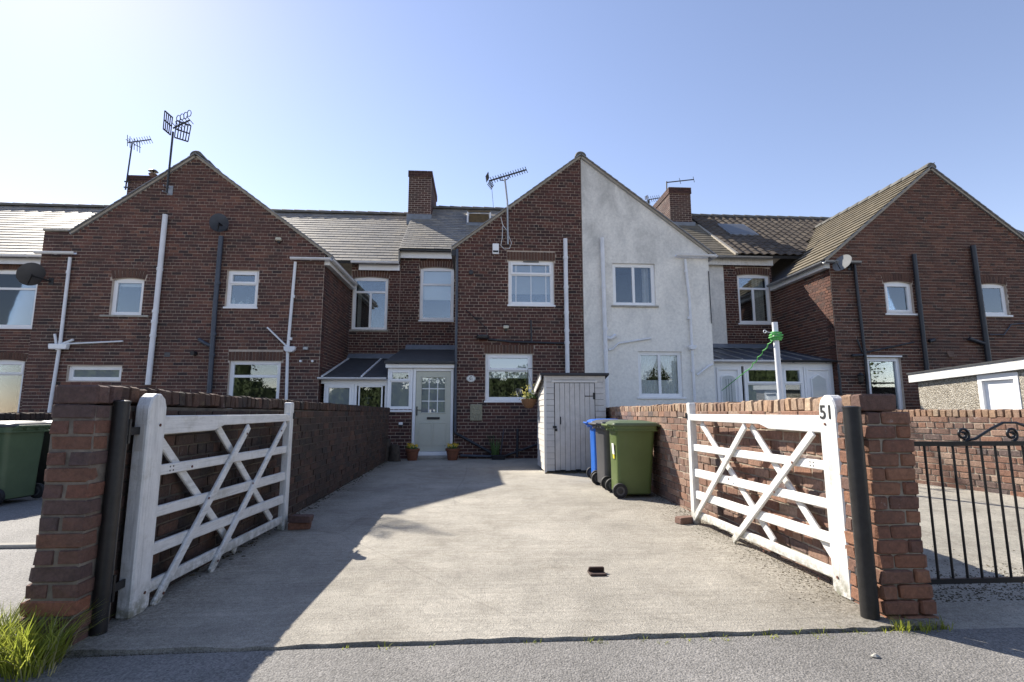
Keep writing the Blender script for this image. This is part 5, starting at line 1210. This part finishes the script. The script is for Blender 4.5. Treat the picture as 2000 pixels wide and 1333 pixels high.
# low black dish lying against the middle gable with its bracket arm
q = onY(943, 659, YF-.12); o = thing('wall_bracket', 'black iron bracket with flat round tray on the middle gable', 'bracket', tuple(q)); put('tray', MB().lathe([(.02, -.05), (.15, -.045), (.17, .0), (.16, .045), (.02, .05)], tuple(q), 20), 'black_plastic', o, smooth=40)
put('arm', MB().tube([onY(910, 606, YF-.03), onY(951, 642, YF-.12), onY(951, 655, YF-.12)], .012, 6), 'black_metal', o); put('wall_plate', MB().tube([q+Vector((.02, .02, 0)), q+Vector((.05, .11, 0))], .03, 8), 'black_metal', o)
def sill_bottle(u, v, h, r, label, mat='ornament_white'):
    q = onY(u, v, YF+.20); o = thing('bottle', label, 'bottle', tuple(q), 'bottles on the left gable window sill'); put('body', MB().lathe([(r, 0), (r, h*.6), (r*.4, h*.75), (r*.4, h)], tuple(q), 12), mat, o, smooth=40)
sill_bottle(456, 595, .16, .04, 'tall white bottle leftmost on the small left gable window sill'); sill_bottle(471, 596, .10, .05, 'squat white jar in the middle of the small left gable window sill'); sill_bottle(485, 596, .20, .055, 'tall pale box-like bottle on the small left gable window sill', 'lid_grey')
q = onY(1733, 772, YF+.25); o = thing('orchid', 'white flowering plant in the lower window of the right house', 'plant', tuple(q)); rr = random.Random(3); mb = MB(); leaves(mb, q+Vector((0, 0, -.02)), 60, .12, .09, rr, .5); put('flowers', mb, 'ornament_white', o); mb = MB(); leaves(mb, q+Vector((0, 0, -.16)), 40, .10, .12, rr, .4); put('leaves', mb, 'leaf', o); put('pot', MB().lathe([(.05, -.34), (.08, -.18), (.085, -.17)], tuple(q), 14), 'lid_grey', o, smooth=40)
# ================================================================== AERIALS
def yagi(label, base, top, boom0, boom1, n, el, vertical=True, refl=None, extra=None, bend=None):
    o = thing('tv_aerial', label, 'aerial', tuple(base)); pts = [base]+([bend] if bend else [])+[top]
    put('mast', MB().tube(pts, .026, 8), 'galvanised' if bend else 'aerial_metal', o, smooth=40); put('boom', MB().tube([boom0, boom1], .022, 6), 'aerial_metal', o)
    d = (boom1-boom0).normalized(); up = Vector((0, 0, 1)) if vertical else Vector((0, 1, 0)); mb = MB()
    up = (up-d*up.dot(d)).normalized()
    for i in range(n):
        c = boom0+(boom1-boom0)*((i+1)/n); mb.tube([c-up*el, c+up*el], .010, 5)
    put('elements', mb, 'aerial_metal', o)
    if refl:
        mb = MB(); side = d.cross(up)
        for s_ in (-1, 1):
            for k in range(5):
                a = boom0+up*(s_*(.04+.036*k))-d*.02+d*.01*k; mb.tube([a-side*refl, a+side*refl], .012, 5)
            mb.tube([boom0+up*s_*.04, boom0+up*s_*.19+d*.03], .010, 5)
        put('reflector', mb, 'aerial_metal', o)
    return o
Y1 = YF-.12
b = onY(992, 478, Y1); t_ = onY(986, 350, Y1-.05)
o = yagi('long many-element aerial on a bent mast at the middle gable', b, t_, onY(955, 354, Y1-.15), onY(1028, 332, Y1+.1), 15, .09, True, .14, bend=onY(991, 395, Y1))
put('cradle', MB().tube([onY(976, 345, Y1), onY(979, 353, Y1), onY(986, 353, Y1), onY(993, 349, Y1), onY(995, 342, Y1)], .013, 6), 'aerial_metal', o); put('bracket', MB().beam(onY(991, 452, YF-.01), onY(991, 452, Y1), .05, .04).beam(onY(992, 474, YF-.01), onY(992, 474, Y1), .05, .04), 'black_metal', o)
put('cable', MB().tube([onY(978, 424, YF-.02), onY(982, 440, YF-.02), onY(991, 452, YF-.03)], .009, 5).tube([onY(991, 455, YF-.03), onY(999, 475, YF-.02), onY(995, 486, YF-.02), onY(985, 487, YF-.02), onY(978, 480, YF-.02), onY(981, 465, YF-.02), onY(982, 442, YF-.02)], .009, 5), 'white_pipe', o); put('feeder', MB().tube([onY(960, 362, Y1), onY(962, 385, Y1+.6), onY(964, 408, Y1+1.5)], .006, 5), 'aerial_metal', o)
Y2 = 18.5
o = yagi('thin aerial on the chimney behind the left gable', onY(245, 371, Y2), onY(258, 281, Y2), onY(250, 279, Y2-.2), onY(295, 273, Y2+.2), 9, .14, True); put('clamps', MB().beam(onY(243, 355, Y2), onY(254, 356, Y2), .04, .04).beam(onY(242, 366, Y2), onY(254, 367, Y2), .04, .04), 'aerial_metal', o)
mb = MB(); mb.tube([onY(246, 273, Y2), onY(275, 289, Y2)], .012, 5)
for u, v in ((249, 275), (254, 278), (262, 282), (268, 285), (273, 288)): mb.tube([onY(u, v-11, Y2), onY(u, v+11, Y2)], .012, 5)
put('reflector', mb, 'aerial_metal', o)
Y3 = YF-.16
o = yagi('large aerial with two grid reflectors on the left gable', onY(326, 376, Y3), onY(338, 258, Y3), onY(338, 251, Y3-.05), onY(371, 235, Y3+.15), 6, .12, True)
mb = MB()
for A, B, C, D, nb in (((322, 217), (337, 230), (333, 264), (319, 252), 5), ((345, 236), (373, 246), (367, 277), (341, 269), 6)):
    P = [onY(*x, Y3+e) for x, e in ((A, -.25), (B, 0), (C, 0), (D, -.25))] if A[0] < 330 else [onY(*x, Y3+e) for x, e in ((A, 0), (B, .25), (C, .25), (D, 0))]
    for i in range(nb): f_ = i/(nb-1); mb.tube([P[0].lerp(P[1], f_), P[3].lerp(P[2], f_)], .014, 5)
    for f_ in (0, .5, 1): mb.tube([P[0].lerp(P[3], f_), P[1].lerp(P[2], f_)], .02, 5)
put('reflector', mb, 'aerial_metal', o)
mb = MB()
for u, v in ((348, 238), (355, 235), (362, 232), (369, 228)):
    c = onY(u, v, Y3+.05); mb.tube([c+Vector((.05*math.cos(2*math.pi*i/12), 0, .09+.09*math.sin(2*math.pi*i/12))) for i in range(13)], .010, 5)
put('loops', mb, 'aerial_metal', o)
w0 = onY(333, 373, YF); put('bracket', MB().box(w0.x-.07, YF-.02, w0.z-.13, w0.x+.07, YF+.0, w0.z+.13).beam((w0.x-.05, YF-.02, w0.z+.08), (w0.x-.09, Y3, w0.z+.08), .03, .03).beam((w0.x-.05, YF-.02, w0.z-.08), (w0.x-.1, Y3, w0.z-.08), .03, .03), 'galvanised', o)
Y4 = 18.7
yagi('plain aerial on top of the right chimney', onY(1302, 372, Y4), onY(1302, 355, Y4), onY(1301, 357, Y4), onY(1355, 351, Y4+.2), 2, .12, True)
yagi('distant aerial behind the right chimney', onY(1267, 402, 21), onY(1267, 390, 21), onY(1264, 391, 21), onY(1288, 387, 21.3), 6, .14, True, .1)
# ================================================================== CLOTHES POST, PLANTS, ODDMENTS
YP = 7.3; a = onY(1513, 630, YP)
o = thing('clothes_post', 'grey clothes post tied with green rope beyond the right wall', 'post', (a.x, YP, 0)); put('pole', MB().tube([(a.x+.02, YP, 0), (a.x, YP, a.z)], .040, 14), 'white_pipe', o, smooth=40)
mb = MB(); rr = random.Random(9)
for k in range(7):
    zc = a.z-.16-.018*k; r_ = .062+.025*math.sin(math.pi*k/6)+rr.uniform(0, .008); ti = rr.uniform(-.25, .25)
    mb.tube([(a.x+.003+r_*math.cos(2*math.pi*i/18), YP+r_*math.sin(2*math.pi*i/18), zc+ti*r_*math.cos(2*math.pi*i/18+k)) for i in range(19)], .010, 6)
put('rope_coil', mb, 'green_rope', o, smooth=60); mb = MB()
p0 = onY(1510, 662, YP-.05); p1 = onY(1466, 718, YP+.6); p2 = onY(1410, 763, YP+3)
mb.tube([p0.lerp(p1, i/20)+Vector((.012*math.sin(i*1.4), 0, .012*math.cos(i*1.4))) for i in range(21)]+[p1.lerp(p2, i/8) for i in range(1, 9)], .008, 5); put('rope_tail', mb, 'green_rope', o)
mb = MB(); c = onY(1494, 648, YP); mb.tube([c+Vector((.022*math.cos(2*math.pi*i/12), 0, .022*math.sin(2*math.pi*i/12))) for i in range(13)]+[Vector((a.x, YP-.06, a.z-.2))], .006, 5); put('rope_loop', mb, 'white_pipe', o)
def blades(mb, c, n, h, spread, w, rr, lean=.5):
    for _ in range(n):
        an = rr.uniform(0, 2*math.pi); ra = spread*math.sqrt(rr.random()); b0 = Vector(c)+Vector((ra*math.cos(an), ra*math.sin(an), 0)); hh = h*rr.uniform(.45, 1.1); la = lean*rr.uniform(.3, 1.2)*hh; an2 = an+rr.uniform(-.9, .9)
        d = Vector((math.cos(an2), math.sin(an2), 0)); s_ = Vector((-d.y, d.x, 0))*w*rr.uniform(.6, 1.2); b = len(mb.v)
        for q, ww in ((0, 1), (.35, .9), (.7, .6), (1, .06)):
            p = b0+d*la*q**2.0+Vector((0, 0, hh*(q-.28*la/hh*q*q))); mb.v += [tuple(p-s_*ww), tuple(p+s_*ww)]
        for k in range(3): mb.f.append((b+2*k, b+2*k+1, b+2*k+3, b+2*k+2))
def flower_pot(x, y, label):
    o = thing('flower_pot', label, 'flower pot', (x, y, 0), 'terracotta pots by the door'); put('pot', MB().lathe([(.11, 0), (.12, .02), (.155, .22), (.175, .23), (.18, .28), (.16, .285), (.15, .25)], (x, y, 0), 24), 'terracotta', o, smooth=35); put('soil', MB().lathe([(.152, .245), (.02, .25)], (x, y, 0), 18), 'soil', o)
    rr = random.Random(int(x*100)); mb = MB(); leaves(mb, (x, y, .30), 160, .12, .05, rr, .45); put('foliage', mb, 'leaf', o); mb = MB()
    for _ in range(16):
        an = rr.uniform(0, 6.28); ra = .15*math.sqrt(rr.random()); c = Vector((x+ra*math.cos(an), y+ra*math.sin(an), .335+rr.uniform(0, .05)))
        for k in range(5): a_ = 2*math.pi*k/5; e = Vector((math.cos(a_), -.5, math.sin(a_))).normalized(); mb.poly([c, c+e*.03+Vector((.01, 0, .006)), c+e*.04, c+e*.03-Vector((.01, 0, .006))])
    put('flowers', mb, 'yellow', o)
p = onZ(803, 901, 0); flower_pot(p.x, 12.95, 'terracotta pot of yellow pansies left of the green door'); p = onZ(881, 901, 0); flower_pot(p.x+.02, 12.95, 'terracotta pot of yellow pansies right of the green door')
# hanging basket on its chain
q = onY(1033, 780, 11.3); o = thing('hanging_basket', 'hanging basket of yellow flowers between window and shed', 'hanging basket', (q.x, q.y, q.z-.2)); c = Vector(q)
put('bowl', MB().lathe([(.03, -.20), (.09, -.18), (.15, -.10), (.18, .0), (.17, .005), (.02, -.02)], tuple(c), 20), 'basket', o, smooth=40)
rr = random.Random(4); mb = MB(); leaves(mb, c+Vector((.05, 0, .05)), 260, .17, .055, rr, .5); put('foliage', mb, 'leaf', o); mb = MB()
for _ in range(70):
    p = c+Vector((rr.gauss(-.02, .08), rr.gauss(0, .06), abs(rr.gauss(.1, .09)))); leaves(mb, p, 5, .012, .035, rr)
put('flowers', mb, 'pale_yellow', o); hk = c+Vector((-.02, 0, .62)); mb = MB()
for k in range(3): a_ = 2*math.pi*k/3; mb.tube([c+Vector((.17*math.cos(a_), .17*math.sin(a_), 0)), hk], .004, 5)
mb.tube([hk, hk+Vector((0, 0, .05)), (sx0-.03, 11.3, hk.z+.06)], .008, 6); put('chains', mb, 'black_metal', o)
# stump and rubble by the porch
p = onZ(772, 900, 0); o = thing('tree_stump', 'dark weathered stump beside the left flower pot', 'stump', (p.x, 12.75, 0)); rr = random.Random(6); n = 14
def ring(cx, cy, z, r, rr): return [(cx+r*(1+rr.uniform(-.18, .18))*math.cos(2*math.pi*k/n), cy+r*(1+rr.uniform(-.18, .18))*math.sin(2*math.pi*k/n), z+rr.uniform(-.02, .02)) for k in range(n)]
put('stump', MB().loft([ring(p.x, 12.75, z, r, rr) for z, r in ((0, .15), (.1, .13), (.25, .12), (.36, .11), (.40, .06))]), 'bark', o, smooth=40); put('log', MB().loft([ring(p.x-.2, 12.8, z, r, rr) for z, r in ((0, .12), (.15, .11), (.38, .10), (.5, .09), (.53, .04))]), 'bark', o, smooth=40)
# bulb leaves growing at the drain
o = thing('plant', 'spiky dark leaves rising from a trough below the window', 'plant', (.45, 13.0, 0)); rr = random.Random(12); a = onY(967, 893, 13.05); mb = MB(); blades(mb, (a.x, 13.08, .08), 26, .62, .10, .012, rr, .28); put('leaves', mb, 'leaf', o)
put('trough', MB().loft([rrect(.16, .09, .03, 0, a.x+.08, 13.0), rrect(.18, .11, .03, .11, a.x+.08, 13.0)]), 'black_plastic', o, bevel=.008); mb = MB(); mb.tube([(a.x+.14, 13.1, .1), (a.x+.22, 13.15, .75)], .012, 6); put('cane', mb, 'slate_pipe', o)
# loose bricks and gate stop
def loose_brick(x, y, z, rz, label, mat='brick_pier_right', group=None):
    o = bpy.data.objects.new('loose_brick', pieces(mat, 'worn')[int(abs(x*37)) % 9]); COL.objects.link(o); o.location = (x, y, z+.034); o.rotation_euler = (0, 0, rz); o.scale = (.215, .105, .068); return tag(o, label, 'brick', group)
p = onZ(1336, 1023, 0); loose_brick(p.x+.03, p.y+.02, 0, .3, 'loose brick propped at the foot of the right gate', 'brick_garden_right')
loose_brick(-1.80, 5.52, 0, .2, 'lower of two loose bricks at the foot of the left gate', 'brick_pier_left'); loose_brick(-1.78, 5.50, .07, -.15, 'upper of two loose bricks at the foot of the left gate', 'brick_pier_left')
p = onZ(1168, 1124, 0); o = thing('gate_stop', 'rusty iron gate stop set in the concrete drive', 'gate stop', (p.x, p.y, 0)); put('plate', MB().box(p.x-.06, p.y+.0, -.01, p.x+.06, p.y+.09, .012), 'stop_iron', o, bevel=.004); put('upstand', MB().hexa([(p.x-.06, p.y+.05, .012), (p.x+.06, p.y+.05, .012), (p.x+.06, p.y+.075, .012), (p.x-.06, p.y+.075, .012), (p.x-.055, p.y+.035, .045), (p.x+.055, p.y+.035, .045), (p.x+.055, p.y+.06, .045), (p.x-.055, p.y+.06, .045)]), 'stop_iron', o, bevel=.004); put('tongue', MB().box(p.x-.06, p.y-.028, -.008, p.x+.06, p.y-.002, .016), 'stop_iron', o, bevel=.004)
p = onZ(1710, 1284, -.016); rr = random.Random(8); put('litter', MB().loft([[(p.x+r*(1+rr.uniform(-.4, .4))*math.cos(k), p.y+.6*r*math.sin(k), -.018+h) for k in [2*math.pi*j/7 for j in range(7)]] for r, h in ((.016, 0), (.024, .008), (.008, .018))]), 'stone_sill', label='scrap of pale litter on the lane near the right pier', cat='litter')
# ================================================================== GRASS, WEEDS, MOSS
rr = random.Random(81); o = thing('grass_tuft', 'bright green grass tuft at the foot of the left pier', 'grass', (-2.3, 2.75, -.05))
mb = MB()
for _ in range(34): blades(mb, (rr.uniform(-2.62, -2.02), rr.uniform(2.62, 2.88), -.03), 26, .29, .06, .0045, rr, .85)
for _ in range(26): blades(mb, (rr.uniform(-2.95, -2.35), rr.uniform(2.45, 2.8), -.03), 22, .24, .07, .0045, rr, 1.0)
put('blades', mb, 'grass', o); mb = MB()
for _ in range(12): blades(mb, (rr.uniform(-2.5, -1.95), rr.uniform(2.62, 2.88), -.05), 8, .3, .06, .003, rr, .8)
put('dry_stems', mb, 'dry_grass', o)
mb = MB()
for _ in range(38):
    x = rr.choice([rr.uniform(-1.1, 2.6), rr.uniform(.2, 2.6), rr.uniform(1.3, 2.5)]); blades(mb, (x, 2.835+.004*x-abs(rr.gauss(0, .02)), -.022), rr.randint(3, 9), rr.uniform(.015, .05), .025, .003, rr, .8)
for _ in range(14): blades(mb, (rr.uniform(2.3, 2.66), 2.86+rr.uniform(-.05, .03), -.02), 8, .08, .03, .003, rr, .6)
put('weeds', mb, 'grass', kind='stuff', label='short weeds growing along the edge of the concrete')
mb = MB()
def clump(x, y, z, r, h):
    k = 6; mb.loft([[(x+r*(1+rr.uniform(-.35, .35))*math.cos(2*math.pi*j/k), y+r*(1+rr.uniform(-.35, .35))*math.sin(2*math.pi*j/k), z) for j in range(k)], [(x+.45*r*math.cos(2*math.pi*j/k), y+.45*r*math.sin(2*math.pi*j/k), z+h*rr.uniform(.6, 1)) for j in range(k)]])
for _ in range(1200):
    y = rr.uniform(3.2, 6.2); x = RIGHT_X(y)-abs(rr.gauss(0, .17))-.01
    if x > 1.3: clump(x, y, .0, rr.uniform(.002, .007), rr.uniform(.002, .005))
for _ in range(260):
    y = rr.uniform(6.0, 9.5); clump(RIGHT_X(y)-abs(rr.gauss(0, .10))-.01, y, 0, rr.uniform(.004, .011), rr.uniform(.003, .008))
for _ in range(1800):
    y = 3.2+abs(rr.gauss(0, .30)); clump(rr.uniform(2.72, 4.8), y, YARD_Z(y), rr.uniform(.002, .009), rr.uniform(.002, .006))
for _ in range(300):
    y = rr.uniform(4, 12.8); clump(LEFT_X(y)+abs(rr.gauss(0, .06))+.01, y, 0, rr.uniform(.006, .02), rr.uniform(.004, .012))
for _ in range(1500):
    x = rr.uniform(-2.4, 2.6); clump(x, 2.845+.004*x-abs(rr.gauss(0, .02)), -.024, rr.uniform(.003, .009), rr.uniform(.003, .010))
for _ in range(160): clump(rr.uniform(1.3, 2.55), 10.05-abs(rr.gauss(0, .03)), 0, rr.uniform(.008, .03), rr.uniform(.01, .04))
put('moss', mb, 'mossy', kind='stuff', label='dark crumbs of moss and soil along the walls')
# hedge across the lane behind the camera: what the lower windows mirror
rr = random.Random(91); mb = MB()
for i in range(66):
    x = -32+i; h_ = (6.0 if abs(x+1) > 17 else 3.6 if x > -6 else 2.9)+.4*math.sin(x*.6)+.3*math.sin(x*1.7+1); mb.loft([[(x+.75*math.cos(k), -15.4+.55*math.sin(k), zz) for k in [2*math.pi*j/7+i for j in range(7)]] for zz in (0, h_*.5, h_*.85, h_)])
for _ in range(26000):
    x = rr.uniform(-32, 34); top = (6.6 if abs(x+1) > 17 else 4.2 if x > -6 else 3.3)+.5*math.sin(x*.6)+.4*math.sin(x*1.7+1); z = rr.uniform(.0, top); y = -15+rr.gauss(0, .6); d = Vector([rr.uniform(-1, 1) for _ in range(3)]).normalized(); s_ = d.orthogonal().normalized(); l = rr.uniform(.12, .3); p = Vector((x, y, z))
    mb.poly([p, p+d*l*.5+s_*l*.35, p+d*l, p+d*l*.5-s_*l*.35])
put('hedge', mb, 'hedge_leaf', kind='stuff', label='tall hedge across the lane mirrored in the lower windows')
for o in list(bpy.data.objects):
    if '_w' in o: del o['_w']
